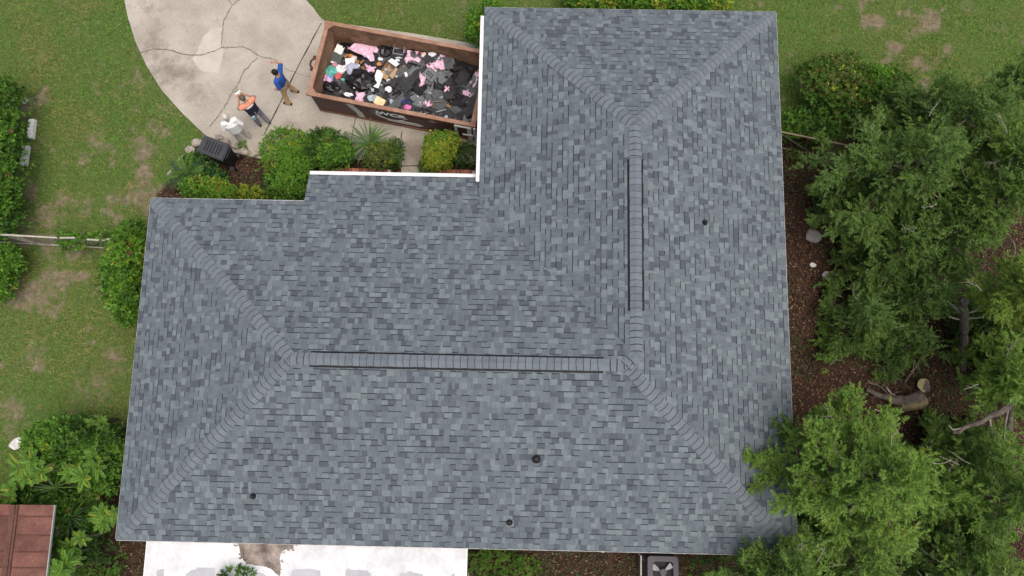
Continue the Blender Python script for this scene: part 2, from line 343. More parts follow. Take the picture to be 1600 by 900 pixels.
for px, w0 in (([(219, 82), (228, 80), (238, 76), (252, 77), (265, 78), (285, 85), (300, 86), (312, 86), (326, 83), (345, 75), (362, 74), (380, 73), (392, 79), (403, 87), (425, 92), (437, 98)], .016),
               ([(403, 91), (394, 97), (388, 105), (382, 110), (375, 125), (368, 137), (360, 150), (355, 161), (345, 175), (336, 187), (327, 198)], .016),
               ([(346, 74), (346, 60), (348, 42), (350, 32), (356, 20), (363, 8), (359, 2), (350, -8)], .014), ([(363, 8), (368, 4), (374, 0), (384, -10)], .012),
               ([(443, 107), (462, 113), (480, 120), (500, 124)], .009)):
    setting(obj('driveway_crack_line', ribbon(px, w0, w0*.8, .037, .012), crackm))
for px, w0 in (([(502, 36), (472, 92), (443, 150), (413, 210)], .017), ([(556, 183), (551, 205), (546, 240)], .012), ([(628, 205), (626, 222), (627, 252), (627, 262)], .014), ([(628, 259), (662, 259)], .02), ([(706, 216), (702, 250)], .012)):
    setting(obj('driveway_joint_line', ribbon(px, w0, w0, .0375, .003), jointm))
# ------------------------------------------------------------------ house
house = thing('house', 'single storey L-shaped house under a blue grey shingled hip roof', 'house', (XL, YR, 0))
woodm = mat('roof_deck', (.05, .05, .055), .9, .2, 8)
whitem = mat('white_metal', (.72, .73, .74), .45, .04, 3)
brickm = mat('brick_red', (.25, .095, .06), .85, .25, 4, fine=.2, fscale=60, rand=.25)
mortarm = mat('mortar', (.42, .38, .34), .9, .15, 10)
mb = MB()
for poly in ([SWc, SEc, B, A], [NWc, SWc, A], [NWc, A, B, C, V0], [E1, E0, E3, E2], [V0, C, D, NIc], [SEc, NEc, D, C], [SEc, C, B], [NIc, D, NEc]):
    P = [p-np.array([0, 0, .012]) for p in poly]; mb.add(P, [tuple(range(len(P)))])
mb.add([(p[0], p[1], (ZX if p[1] > YR+DT+.3 and p[0] < XR-DI+.01 and p[0] > XS-.01 else ZE)-.16) for p in FOOT], [tuple(range(len(FOOT)-1, -1, -1))])
roof = obj('roof', mb, woodm, house)
fm = MB()
for i in range(len(FOOT)):
    a = FOOT[i]; b = FOOT[(i+1) % len(FOOT)]; d = b-a; d[2] = 0
    if np.linalg.norm(d) < .05 or i == 4: continue
    nn = np.array([d[1], -d[0], 0])/np.linalg.norm(d)
    za, zb = a[2], b[2]
    if i in (5,): za = zb = ZX
    if i == 5: a = np.array([a[0], a[1], ZX])
    P = [a+nn*-.03, b+nn*-.03, b+nn*-.055, a+nn*-.055]
    top = [za-.014, zb-.014, zb-.014, za-.014]
    fm.add([(*p[:2], t-.15) for p, t in zip(P, top)]+[(*p[:2], t) for p, t in zip(P, top)], [(0, 1, 5, 4), (1, 2, 6, 5), (2, 3, 7, 6), (3, 0, 4, 7), (4, 5, 6, 7), (3, 2, 1, 0)])
obj('fascia', fm, whitem, house)
dm = MB()
for a, b in ((SWc, SEc), (SEc, NEc), (NEc, NIc), (NWc, SWc), (E0, NWc)):
    d = norm((b-a)*[1, 1, 0]); nn = np.array([d[1], -d[0], 0]); P = [a-nn*.028, b-nn*.028, b+nn*.034, a+nn*.034]
    dm.add([p-np.array([0, 0, .028]) for p in P]+[p-np.array([0, 0, .019]) for p in P], [(3, 2, 1, 0), (4, 5, 6, 7), (0, 1, 5, 4), (1, 2, 6, 5), (2, 3, 7, 6), (3, 0, 4, 7)])
obj('drip_edge', dm, mat('drip_metal', (.42, .43, .44), .5, .05, 5), house)
wi = .55
WALL = [(XL-DW+wi, YR-DS+wi), (XR+DE-wi, YR-DS+wi), (XR+DE-wi, YN+DN-wi), (XR-DI+wi, YN+DN-wi), (XR-DI+wi, YR+DT-wi), (XL-DW+wi, YR+DT-wi)]
obj('wall', MB().prism(WALL, -.1, ZE-.17), brickm, house)
glassm = mat('window_glass', (.03, .04, .05), .08, .1, 2, spec=.6)
def window(x0, y0, x1, y1, z0, z1, nrm_):
    a = np.array([x0, y0, 0]); b = np.array([x1, y1, 0]); n_ = np.array([*nrm_, 0.]); c = (a+b)/2; Lw = np.linalg.norm(b-a); ang = math.atan2(*(b-a)[1::-1])
    R = rotz(ang); fr = MB()
    for dz in (z0, z1): fr.box(c+n_*.03+[0, 0, dz], (Lw+.1, .08, .07), 0, R)
    for sgn in (-1, 1): fr.box(c+n_*.03+R@np.array([sgn*Lw/2, 0, 0])+[0, 0, (z0+z1)/2], (.07, .078, z1-z0), 0, R)
    fr.box(c+n_*.03+[0, 0, (z0+z1)/2], (Lw-.07, .06, .05), 0, R)
    f = obj('window', fr, whitem, house); f['at'] = list(house['at'])
    obj('pane', MB().box(c+n_*.012+[0, 0, (z0+z1)/2], (Lw, .02, z1-z0), 0, R), glassm, f)
for k in (-8., -4.5, 1.): window(k, YR-DS+wi, k+1.3, YR-DS+wi, .9, 2.1, (0, -1))
for k in (0., 4., 8.): window(XR+DE-wi, k, XR+DE-wi, k+1.3, .9, 2.1, (1, 0))
for k in (2.,): window(XL-DW+wi, k, XL-DW+wi, k+1.3, .9, 2.1, (-1, 0))

# shingles: every tab its own tile, cut to its slope
TONES = [mat('shingle_light', (.151, .184, .199), .95, .1, 6, fine=.30, fscale=75, spec=.15), mat('shingle_grey', (.122, .149, .166), .95, .1, 6, fine=.30, fscale=75, spec=.15),
         mat('shingle_mid', (.108, .131, .149), .95, .1, 6, fine=.30, fscale=75, spec=.15), mat('shingle_dark', (.078, .091, .112), .95, .1, 6, fine=.30, fscale=75, spec=.15),
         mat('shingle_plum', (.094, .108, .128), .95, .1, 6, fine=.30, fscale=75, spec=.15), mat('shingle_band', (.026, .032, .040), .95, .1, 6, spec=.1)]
capm = mat('ridge_cap', (.144, .169, .192), .95, .10, 5, fine=.26, fscale=110, spec=.15)
capm2 = mat('ridge_cap_worn', (.128, .151, .172), .95, .10, 5, fine=.26, fscale=75, spec=.15)
edgem = mat('shingle_edge_lap_shade', (.040, .046, .054), .95, .1, 6)
def clip(poly, conv):
    out = poly; n = len(conv)
    for i in range(n):
        a = conv[i]; b = conv[(i+1) % n]; inp = out; out = []
        if not inp: return []
        f = lambda p: (b[0]-a[0])*(p[1]-a[1])-(b[1]-a[1])*(p[0]-a[0])
        for j in range(len(inp)):
            p = inp[j]; q = inp[(j+1) % len(inp)]; fp, fq = f(p), f(q)
            if fp >= 0: out.append(p)
            if (fp >= 0) != (fq >= 0): t = fp/(fp-fq); out.append((p[0]+(q[0]-p[0])*t, p[1]+(q[1]-p[1])*t))
    return out
EXPO = .142
PIECES = []          # (area on screen, verts, faces, material indices)
def lay(o, uvec, vvec, polys, vmin, vmax, umin, umax, course0=0):
    o = np.array(o, float); uvec = np.array(uvec, float); n_ = np.cross(uvec, vvec)
    conv2 = []
    for poly in polys:
        c2 = [((p-o)@uvec, (p-o)@vvec) for p in poly]
        ar = sum(c2[i][0]*c2[(i+1) % len(c2)][1]-c2[(i+1) % len(c2)][0]*c2[i][1] for i in range(len(c2)))
        conv2.append(c2 if ar > 0 else c2[::-1])
    k = math.floor(vmin/EXPO)
    prevdark = 0
    while k*EXPO < vmax:
        t = -1; v0 = k*EXPO; v1 = v0+EXPO; u = umin-random.random()*.25
        while u < umax:
            wd = random.choice((.07, .09, .11, .13, .14, .15, .155, .165, .18, .22))*random.uniform(.9, 1.1)
            high = random.random() < .55
            r_ = random.random()
            t_prev = t if u > umin else -1
            t = 0 if r_ < .17 else 1 if r_ < .60 else 2 if r_ < .82 else 3 if r_ < .95 else 4
            if t == t_prev and random.random() < .6: t = (1, 2, 0, 1, 1)[t]
            hb = (.013 if high else .008)+random.uniform(-.0015, .0015); ht = .003
            band = random.random() < .46
            rect = [(u, v0), (u+wd-.003, v0), (u+wd-.003, v1), (u, v1)]
            for c2 in conv2:
                if k == 0 and vmin <= 0: pass
                pl = clip(rect, c2)
                if len(pl) < 3: continue
                ar = abs(sum(pl[i][0]*pl[(i+1) % len(pl)][1]-pl[(i+1) % len(pl)][0]*pl[i][1] for i in range(len(pl))))/2
                if ar < 4e-4: continue
                h = lambda v: ht+(hb-ht)*(1-(v-v0)/EXPO)
                top = [o+uvec*p[0]+vvec*p[1]+n_*h(p[1]) for p in pl]; bot = [o+uvec*p[0]+vvec*p[1]-n_*.004 for p in pl]; m = len(pl)
                Vv = top+bot; Fs = [tuple(range(m))]; Ms = [t]
                for i in range(m): Fs.append((i, m+i, m+(i+1) % m, (i+1) % m)); Ms.append(6)
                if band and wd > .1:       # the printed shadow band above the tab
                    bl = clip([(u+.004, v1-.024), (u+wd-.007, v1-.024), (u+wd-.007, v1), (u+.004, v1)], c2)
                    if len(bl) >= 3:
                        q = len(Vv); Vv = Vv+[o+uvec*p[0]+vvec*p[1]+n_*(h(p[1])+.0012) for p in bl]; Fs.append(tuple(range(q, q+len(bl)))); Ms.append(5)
                cc = sum(top)/m; dpt = (cc-np.array([0, 0, ZC]))@CF
                PIECES.append((ar/dpt**2, Vv, Fs, Ms))
            u += wd
        k += 1
def slope_axes(a, b, up):
    u_ = (b-a)/np.linalg.norm(b-a); v_ = (up-a)-u_*((up-a)@u_); v_ /= np.linalg.norm(v_); return u_, v_
u_, v_ = slope_axes(SWc, SEc, A); lay(SWc, u_, v_, [[SWc-v_*.02, SEc-v_*.02, B, A]], -.02, 5, 0, 19)
u_, v_ = slope_axes(NWc, SWc, A); lay(NWc, u_, v_, [[NWc-v_*.02, SWc-v_*.02, A]], -.02, 5, 0, 9)
u_, v_ = slope_axes(V0, NWc, A); lay(NWc-u_*17, u_, v_, [[NWc-v_*.02, A, B, C, V0-v_*.0], [E0, E3, E2-v_*.02, E1-v_*.02]], -1.2, 5, 0, 18)
u_, v_ = slope_axes(NIc, V0, C); lay(NIc, u_, v_, [[NIc-v_*.02, V0-v_*.02, C, D]], -.02, 5, 0, 11)
u_, v_ = slope_axes(SEc, NEc, D); lay(SEc, u_, v_, [[SEc-v_*.02, NEc-v_*.02, D, C], [SEc, C, B]], -.02, 5, 0, 16)
u_, v_ = slope_axes(NEc, NIc, D); lay(NEc, u_, v_, [[NEc-v_*.02, NIc-v_*.02, D]], -.02, 5, 0, 9)
PIECES.sort(key=lambda t: -t[0])
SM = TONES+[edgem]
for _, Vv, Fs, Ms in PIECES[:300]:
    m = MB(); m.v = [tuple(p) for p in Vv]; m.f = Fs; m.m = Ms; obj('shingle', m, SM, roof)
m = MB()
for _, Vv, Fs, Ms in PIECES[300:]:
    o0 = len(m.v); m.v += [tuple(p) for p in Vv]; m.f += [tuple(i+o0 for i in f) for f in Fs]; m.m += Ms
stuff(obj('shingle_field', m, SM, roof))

# ridge caps: bent shingles lapped along every hip and ridge
def caps(lo, hi, na, nb, lift=0.0, wid=.155, start=0.0, e=.160, hip=False):
    lo = np.array(lo, float); hi = np.array(hi, float); d = hi-lo; Lt = np.linalg.norm(d); d /= Lt
    la = np.cross(d, na); la = la/np.linalg.norm(la)
    lb = np.cross(nb, d); lb = lb/np.linalg.norm(lb)
    up = norm(np.array(na)+np.array(nb)); out = []
    s = start
    if (la@np.array([*(np.array(na)[:2]), 0])) < 0: la = -la
    if (lb@np.array([*(np.array(nb)[:2]), 0])) < 0: lb = -lb
    while s < Lt-.02:
        s1 = min(s+e+.03, Lt+.02); m = MB(); Vv = []
        wj = wid*random.uniform(.97, 1.03); sk = random.uniform(-.012, .012)
        for ss, hh in ((s, .030), (s1, .010)):
            for lat, q in ((la, wj), (la, wj*.5), (None, 0), (lb, wj*.5), (lb, wj)):
                if hip: q = min(q, max(.004, ss*.93+.002)*(q/wj)) if q else 0
                p = lo+d*(ss+(sk if lat is la else 0))+up*(hh+lift)
                p = p+lat*q if lat is not None else p+up*.004
                Vv.append(p+d*(.011*(q/wj)**2 if not (hip and s < .03) else 0))
        Vv += [p-up*.013-d*(.014 if lift else .024) for p in Vv[:5]]  # dark slanted butt edge: the lap's shade put into colour and shape
        Fs = [(i, i+1, 6+i, 5+i) for i in range(4)]+[(10+i, 11+i, i+1, i) for i in range(4)]
        m.add(Vv, Fs[:4], 0); m.f += Fs[4:]; m.m += [1]*4
        out.append(obj('ridge_cap', m, [capm if random.random() < .68 else capm2, edgem], roof)); s += e
    return out
def pn(a, b, c):
    n_ = np.cross(b-a, c-a); n_ /= np.linalg.norm(n_); return n_ if n_[2] > 0 else -n_
nS, nW, nN, nI, nE, nT = pn(SWc, SEc, A), pn(NWc, SWc, A), pn(NWc, A, B), pn(V0, C, D), pn(SEc, NEc, D), pn(NIc, D, NEc)
for a_, b_, n1_, n2_ in ((SWc, A, nS, nW), (NWc, A, nN, nW), (SEc, B, nS, nE), (NEc, D, nE, nT), (NIc, D, nI, nT)): caps(a_, b_, n1_, n2_, hip=True)
caps(B, C, nN, nE, e=.17)
# ridge vents: raised strips with dark louvre sides
VH0, VH1 = at(484, 560, ZR)[0], at(943, 568, ZR)[0]; VV0, VV1 = at(991, 485, ZR2)[1], at(993, 248, ZR2)[1]
ventm = mat('vent_black', (.012, .012, .014), .6, .1, 5)
def vent(a, b, na, nb):
    d = norm(b-a); la = norm(np.cross(d, na)); lb = norm(np.cross(nb, d)); 
    if la@np.array([*na[:2], 0]) < 0: la = -la
    if lb@np.array([*nb[:2], 0]) < 0: lb = -lb
    up = norm(na+nb); m = MB(); Vv = []
    for p in (a, b):
        for q, h in ((la*.200, .012), (la*.190, .030), (la*0, .040), (lb*.190, .030), (lb*.200, .012)): Vv.append(p+q+up*h)
    m.add(Vv, [(i, i+1, 6+i, 5+i) for i in range(4)]+[(4, 3, 2, 1, 0), (5, 6, 7, 8, 9)]); o = obj('ridge_vent', m, ventm, house); o['at'] = list(house['at'])
vent(np.array([VH0, YR, ZR]), np.array([VH1, YR, ZR]), nS, nN); vent(np.array([XR, VV0, ZR2]), np.array([XR, VV1, ZR2]), nI, nE)
caps(A, np.array([VH0, YR, ZR]), nS, nN); caps(np.array([VH0, YR, ZR]), np.array([VH1, YR, ZR]), nS, nN, .035, .152, e=.166); caps(np.array([VH1, YR, ZR]), B, nS, nN)
caps(D, np.array([XR, VV1, ZR2]), nI, nE); caps(np.array([XR, VV1, ZR2]), np.array([XR, VV0, ZR2]), nI, nE, .035, .152, e=.166); caps(np.array([XR, VV0, ZR2]), C, nI, nE)
# vent pipes with rubber boots
for px, py, h, sz, nn in ((1101, 348, .14, .8, nE), (838, 717, .2, 1.15, nS), (396, 775, .12, .8, nS), (796, 816, .15, .85, nS)):
    p = at(px, py, 3.3)
    for _ in range(5):
        zz = A[2]-(nn@(p-(B if nn is nE else A)))/nn[2] if nn is not nE else None
        if nn is nS: z_ = ZR-(YR-p[1])*(ZR-ZE)/DS
        else: z_ = ZR2-(p[0]-XR)*sE
        p = at(px, py, z_)
    m = MB(); r0 = .055*sz
    m.tube([p+[0, 0, -.02], p+[0, 0, .03], p+[0, 0, .06]], [r0*1.75, r0*1.6, r0*1.1], 16, 0); m.tube([p+[0, 0, .05], p+[0, 0, h]], [r0, r0], 16, 0, False); m.tube([p+[0, 0, h], p+[0, 0, .05]], [r0*.72, r0*.72], 16, 1)
    vp = obj('vent_pipe', m, [mat('boot_black', (.02, .02, .022), .5, .1, 5), ventm], house, smooth=False)
    fl = MB(); uu = np.cross(np.array([0, 1., 0]), nn); uu = norm(uu); vv = np.cross(nn, uu)
    if False: pass
# gutters: open white troughs
def gutter(a, b, outv, z, w_=.115, hgt=.11):
    a = np.array([a[0], a[1], z]); b = np.array([b[0], b[1], z]); o_ = np.array([*outv, 0.]); m = MB(); up = np.array([0, 0, 1.])
    prof = [(-.035, 0), (w_, 0), (w_, -hgt*.7), (w_*.75, -hgt), (-.035, -hgt), (-.035, -.006), (-.02, -.006), (-.02, -hgt+.01), (w_*.7, -hgt+.01), (w_-.008, -hgt*.7), (w_-.008, -.006), (w_-.03, -.006), (w_-.03, 0)]
    prof = [(-.03, -.012), (-.03, -hgt), (w_*.75, -hgt), (w_, -hgt*.6), (w_, 0), (w_-.018, 0), (w_-.018, -.02), (-.02, -.012)]
    n = len(prof); Vv = [p+o_*x+up*y for p in (a, b) for x, y in prof]
    m.add(Vv, [(i, (i+1) % n, n+(i+1) % n, n+i) for i in range(n)]+[tuple(range(n-1, -1, -1)), tuple(range(n, 2*n))])
    return obj('gutter', m, whitem, house)
yg0 = at(745, 283, ZE)[1]; yg1 = at(754, 24, ZE)[1]
gutter((XR-DI-.0, yg0), (XR-DI-.0, yg1), (-1, 0), ZE-.005)
gutter((at(484, 268, ZX)[0], YR+DX), (XR-DI-.14, YR+DX), (0, 1), ZX-.005)
obj('porch_post', MB().box((XS+.4, YR+DX-.3, ZX/2-.1), (.14, .14, ZX-.1)), whitem, house); obj('porch_post', MB().box((XR-DI-.6, YR+DX-.3, ZX/2-.1), (.14, .14, ZX-.1)), whitem, house)

# ------------------------------------------------------------------ brick planters by the porch
def bricks_row(thing_, x0, x1, yc, ztop, along_y, dep=.2):
    wdt = .105; n = int((x1-x0)/wdt)
    for r_ in range(2):
        for i in range(n):
            m = MB(); zc = ztop-.035-.075*r_*1.0
            m.box((x0+(i+.5)*wdt+random.uniform(-.003, .003), yc+random.uniform(-.004, .004), zc+random.uniform(-.002, .003)), (wdt-.014, dep, .066), 0)
            obj('brick', m, brickm, thing_)
def planter(label, pxa, pxb, py, hgt):
    a = at(pxa, py, hgt); b = at(pxb, py, hgt); yc = (a[1]+b[1])/2; p = thing('brick_planter', label, 'planter', ((a[0]+b[0])/2, yc, 0), 'brick planters by the porch')
    obj('mortar', MB().box(((a[0]+b[0])/2, yc, hgt/2-.05), (b[0]-a[0]-.01, .19, hgt-.02)), mortarm, p)
    bricks_row(p, a[0], b[0], yc, hgt, 0)
planter('low red brick planter edge left of the porch walk under the white gutter', 499, 610, 268, .45)
planter('low red brick planter edge right of the porch walk below the yellow green bush', 665, 742, 270, .45)

# ------------------------------------------------------------------ white patio roof
pz = 2.42
pa = at(231, 846, pz); pb = at(729, 856, pz); ye = at(480, 925, pz)[1]; yt = YR-DS+.1
patio = thing('patio_roof', 'flat white coated patio roof with peeling brown patch below the shingled eave', 'patio roof', ((pa[0]+pb[0])/2, (ye+yt)/2, 0))
coat = mat('white_coating', (.50, .52, .54), .6, .05, 1.6, (.72, .73, .74), fine=.09, fscale=9, detail=9)
obj('roof_membrane', MB().box(((pa[0]+pb[0])/2, (ye+yt)/2, pz-.04), (pb[0]-pa[0], yt-ye, .08)), coat, patio)
em = MB()
for x in (pa[0]-.012, pb[0]+.012): em.box((x, (ye+yt)/2-.02, pz-.06), (.03, yt-ye, .15))
em.box(((pa[0]+pb[0])/2, ye-.016, pz-.06), (pb[0]-pa[0]-.01, .03, .15)); obj('edge_trim', em, whitem, patio)
for x in (pa[0]+.1, pb[0]-.1): obj('post', MB().box((x, ye+.1, pz/2-.06), (.1, .1, pz-.05)), whitem, patio)
brown = mat('bare_board', (.105, .085, .075), .9, .4, 4, (.36, .31, .27), .3, 40, fine=.3, fscale=30); greyc = mat('worn_coating', (.40, .415, .44), .6, .1, 3, fine=.06, fscale=20)
def patch(name, pts, m, z):
    P = []
    for i in range(len(pts)):
        a = np.array(pts[i], float); b = np.array(pts[(i+1) % len(pts)], float)
        for k in range(4): t = k/4; P.append(a*(1-t)+b*t+rng.normal(0, min(.55, np.linalg.norm(b-a)*.1), 2)*(k > 0))
    mbp = MB().prism([at(*q, pz)[:2] for q in P], pz+.001, pz+z); obj(name, mbp, m, patio)
q1 = lambda L_: [(180+x/5.333, 840+y/5.333) for x, y in L_]; q2 = lambda L_: [(450+x/5.333, 840+y/5.333) for x, y in L_]
patch('bare_patch', q1([(1020, 20), (1500, 30), (1490, 90), (1400, 110), (1372, 170), (1380, 250), (1372, 330), (1300, 262), (1230, 238), (1100, 222), (1045, 160), (1035, 80)]), brown, .006)
for i in range(26):
    ex, ey = random.choice(q1([(1030, 70), (1035, 130), (1060, 180), (1110, 225), (1180, 235), (1250, 262), (1385, 120), (1420, 105), (1480, 95), (1380, 200), (1376, 260), (1020, 40), (1500, 60)]))
    ex += random.gauss(0, 3.0); ey += random.gauss(0, 2.0); rr_ = random.uniform(.5, 1.8); kk = [1+.6*(random.random()-.5) for _ in range(8)]
    patch('bare_patch', [(ex+rr_*1.6*kk[q]*math.cos(q*PI/4), ey+rr_*kk[q]*math.sin(q*PI/4)) for q in range(8)], brown, .0045+i*1e-5)
for pts in (q1([(590, 300), (640, 270), (700, 250), (830, 255), (830, 400), (590, 400)]), q1([(350, 270), (410, 262), (412, 400), (345, 400)]), q1([(1090, 285), (1200, 290), (1280, 330), (1290, 400), (1080, 400)]), q2([(20, 310), (40, 270), (160, 260), (270, 275), (270, 400), (20, 400)]),
            q2([(480, 272), (500, 255), (530, 268), (655, 272), (690, 300), (690, 400), (480, 400)]), q2([(930, 300), (1020, 280), (1125, 305), (1130, 400), (935, 400)]), q2([(1350, 320), (1390, 290), (1392, 400), (1345, 400)])):
    patch('worn_patch', pts, greyc, .004)

# ------------------------------------------------------------------ dumpster
HD = 1.3
c0, c1, c3 = at(503, 29, HD), at(477, 149, HD), at(741, 200, HD)
ux = norm((c3-c1)*[1, 1, 0]); uy = np.array([-ux[1], ux[0], 0]); wid_ = (c0-c1)@uy; len_ = (c3-c1)@ux+.02
DO = c1*[1, 1, 0]; ang = math.atan2(ux[1], ux[0]); RD = rotz(ang)
def dl(x, y, z): return DO+ux*x+uy*y+np.array([0, 0, z])
rust = mat('rusty_steel', (.115, .05, .033), .75, .3, 2.5, (.20, .10, .065), .15, 30, fine=.25, fscale=18)
rustin = mat('rusty_steel_inside', (.15, .085, .048), .85, .3, 2.2, (.33, .205, .12), .2, 30, fine=.35, fscale=12)
maroon = mat('maroon_paint', (.055, .022, .018), .5, .3, 3, (.085, .034, .026), .1, 20, fine=.2, fscale=20)
rimm = mat('rim_worn_steel', (.22, .115, .07), .7, .25, 5, (.36, .215, .15), .1, 30, fine=.2, fscale=30)
greyp = mat('grey_paint', (.46, .46, .45), .6, .12, 6, fine=.15, fscale=30)
dump = thing('dumpster', 'long open top brown steel dumpster full of torn roofing on the driveway', 'dumpster', dl(len_/2, wid_/2, 0))
def dbox(m, x0, x1, y0, y1, z0, z1, mi=0): return m.box(dl((x0+x1)/2, (y0+y1)/2, (z0+z1)/2), (x1-x0, y1-y0, z1-z0), mi, RD)
it = .09; t = .05
W2, L2 = wid_, len_
def dwall(x0, x1, y0, y1, inner):
    m = MB(); dbox(m, x0, x1, y0, y1, .16, HD-.06, 0); c = dl((x0+x1)/2, (y0+y1)/2, 0)
    # inner face uses the bare rusted steel
    want = {'-y': 2, '+y': 4, '-x': 3, '+x': 5}[inner]; m.m[want] = 1; return obj('side_panel', m, [maroon, rustin], dump)
# faces order of box: bottom, top, -y, +x, +y, -x
def dwall2(x0, x1, y0, y1, face): m = MB(); dbox(m, x0, x1, y0, y1, .16, HD-.055); m.m[face] = 1; return obj('side_panel', m, [maroon, rustin], dump)
dwall2(it, L2-.06, it, it+t, 4); dwall2(it, L2-.06, W2-it-t, W2-it, 2); dwall2(it-.002, it+t, it+t+.002, W2-it-t-.002, 3); dwall2(L2-.11, L2-.058, it+t+.002, W2-it-t-.002, 5)
m = MB(); dbox(m, it+t, L2-.12, it+t, W2-it-t, .17, .23); obj('floor_pan', m, rustin, dump)
m = MB(); dbox(m, .3, L2-.1, .45, .62, .0, .158); dbox(m, .3, L2-.1, W2-.62, W2-.45, .0, .158); obj('skid_rail', m, rust, dump)
for x0, x1, y0, y1, nm in ((.0, L2, 0.03, .14, 0), (.0, L2, W2-.14, W2-.03, 0), (0.02, .145, .141, W2-.141, 0), (L2-.15, L2, .141, W2-.141, 0)):
    m = MB(); dbox(m, x0, x1, y0, y1, HD-.075, HD); m2 = obj('top_rail', m, rimm, dump)
for x, y, sx, sy in ((.145, .14, 1, 1), (.145, W2-.14, 1, -1)):
    m = MB(); P = [dl(x, y, HD+.001), dl(x+.14*sx, y, HD+.001), dl(x, y+.14*sy, HD+.001)]; Pb = [p-np.array([0, 0, .02]) for p in P]
    fs = [(0, 1, 2), (5, 4, 3), (0, 3, 4, 1), (1, 4, 5, 2), (2, 5, 3, 0)]; fs = fs if sy*sx > 0 else [f[::-1] for f in fs]
    m.add(P+Pb, fs); obj('corner_gusset', m, rimm, dump)
for k in range(7):     # upright ribs
    x = .75+k*(L2-1.2)/6.5
    if k in (2, 3, 4): continue
    for yy in (W2-it-.003,): m = MB(); dbox(m, x, x+.09, yy, yy+.048, .16, HD-.08); obj('side_rib', m, maroon, dump)
m = MB(); dbox(m, .28, 1.72, it-.022, it-.0005, HD-.22, HD-.19); obj('pressed_seam', m, maroon, dump)
m = MB(); dbox(m, L2-2.1, L2-.95, it-.022, it-.0005, HD-.33, HD-.30); obj('pressed_seam', m, maroon, dump)
m = MB(); dbox(m, .1, L2-.06, it-.03, it-.0007, .10, .158); obj('bottom_rail', m, rust, dump)
# faded paint: grey stripe, oval badge with lettering, overpainted bar
def wall_pt(px, py):
    for z in np.linspace(0, 1.2, 241):
        p = at(px, py, z)
        if (p-DO)@uy > it: return (p-DO)@ux, z
    return (p-DO)@ux, z
def decal(name, pts, mt, pr):
    P = [dl(x, it-pr, z) for x, z in pts]; Pb = [dl(x, it-.0002, z) for x, z in pts]; n = len(pts); mm = MB()
    mm.add(P+Pb, [tuple(range(n)), tuple(range(2*n-1, n-1, -1))]+[(i, n+i, n+(i+1) % n, (i+1) % n) for i in range(n)]); return obj(name, mm, mt, dump)
a_, b_ = wall_pt(568, 166), wall_pt(578, 184)
xs_ = a_[0]
decal('grey_stripe', [(xs_, .17), (xs_+.2, .17), (xs_+.17, .5), (xs_+.07, .8), (xs_-.1, HD-.1), (xs_-.3, HD-.1), (xs_-.14, .75), (xs_-.04, .5)], greyp, .004)
xe, ze_ = wall_pt(618, 180); ze_ = .72
def oval(cx, cz, rx, rz, n=28, a0=0, a1=2*PI): return [(cx+rx*math.cos(a0+(a1-a0)*i/n), cz+rz*math.sin(a0+(a1-a0)*i/n)) for i in range(n)]
def ring(name, cx, cz, r0, r1, a0, a1, mt, pr, n=24):
    mm = MB(); Vv = []
    for i in range(n+1):
        a = a0+(a1-a0)*i/n; k = math.sin(PI*i/n)*.8+.2
        ro = r1; ri = (r1[0]-(r1[0]-r0[0])*k, r1[1]-(r1[1]-r0[1])*k)
        Vv += [dl(cx+ri[0]*math.cos(a), it-pr, cz+ri[1]*math.sin(a)), dl(cx+ro[0]*math.cos(a), it-pr, cz+ro[1]*math.sin(a))]
    mm.add(Vv, [(2*i, 2*i+1, 2*i+3, 2*i+2) for i in range(n)]); return obj(name, mm, mt, dump)
greyd = mat('badge_grey', (.12, .11, .11), .6, .2, 6); blackp = mat('badge_black', (.03, .024, .024), .5, .2, 6); whitep = mat('lettering_white', (.8, .8, .8), .6, .05, 6)
decal('badge_swoosh', oval(xe-.08, ze_+.03, .50, .36), greyd, .003); decal('badge_oval', oval(xe, ze_+.03, .42, .33), blackp, .006)  # outer grey swoosh and black oval, both paint on the side panel
ring('badge_arc', xe+.03, ze_+.03, (.36, .26), (.43, .32), PI*.75, PI*1.92, whitep, .009)
bar = [(xe-.12, ze_-.36), (xe+.1, ze_-.40), (xe+.8, ze_-.41), (xe+.98, ze_-.33), (xe+.8, ze_-.22), (xe+.3, ze_-.22), (xe, ze_-.25)]
decal('overpainted_bar', bar, greyp, .011)
decal('paint_scuff', oval(xe+1.32, ze_+.22, .14, .07, 12), greyp, .004)
fc = bpy.data.curves.new('lettering', 'FONT'); fc.body = 'WCR'; fc.size = .30; fc.align_x = 'CENTER'; fc.align_y = 'CENTER'; fc.extrude = .002; fc.offset = .012; fc.resolution_u = 3
fo = bpy.data.objects.new('lettering_curve', fc); COL.objects.link(fo); bpy.context.view_layer.update()
me = bpy.data.meshes.new_from_object(fo.evaluated_get(bpy.context.evaluated_depsgraph_get())); bpy.data.objects.remove(fo)
lt = MB(); lt.add([dl(xe+.08+v.co.x*1.25, it-.0125-v.co.z, ze_+.12+v.co.y) for v in me.vertices], [tuple(p.vertices) for p in me.polygons]); obj('lettering', lt, whitep, dump)
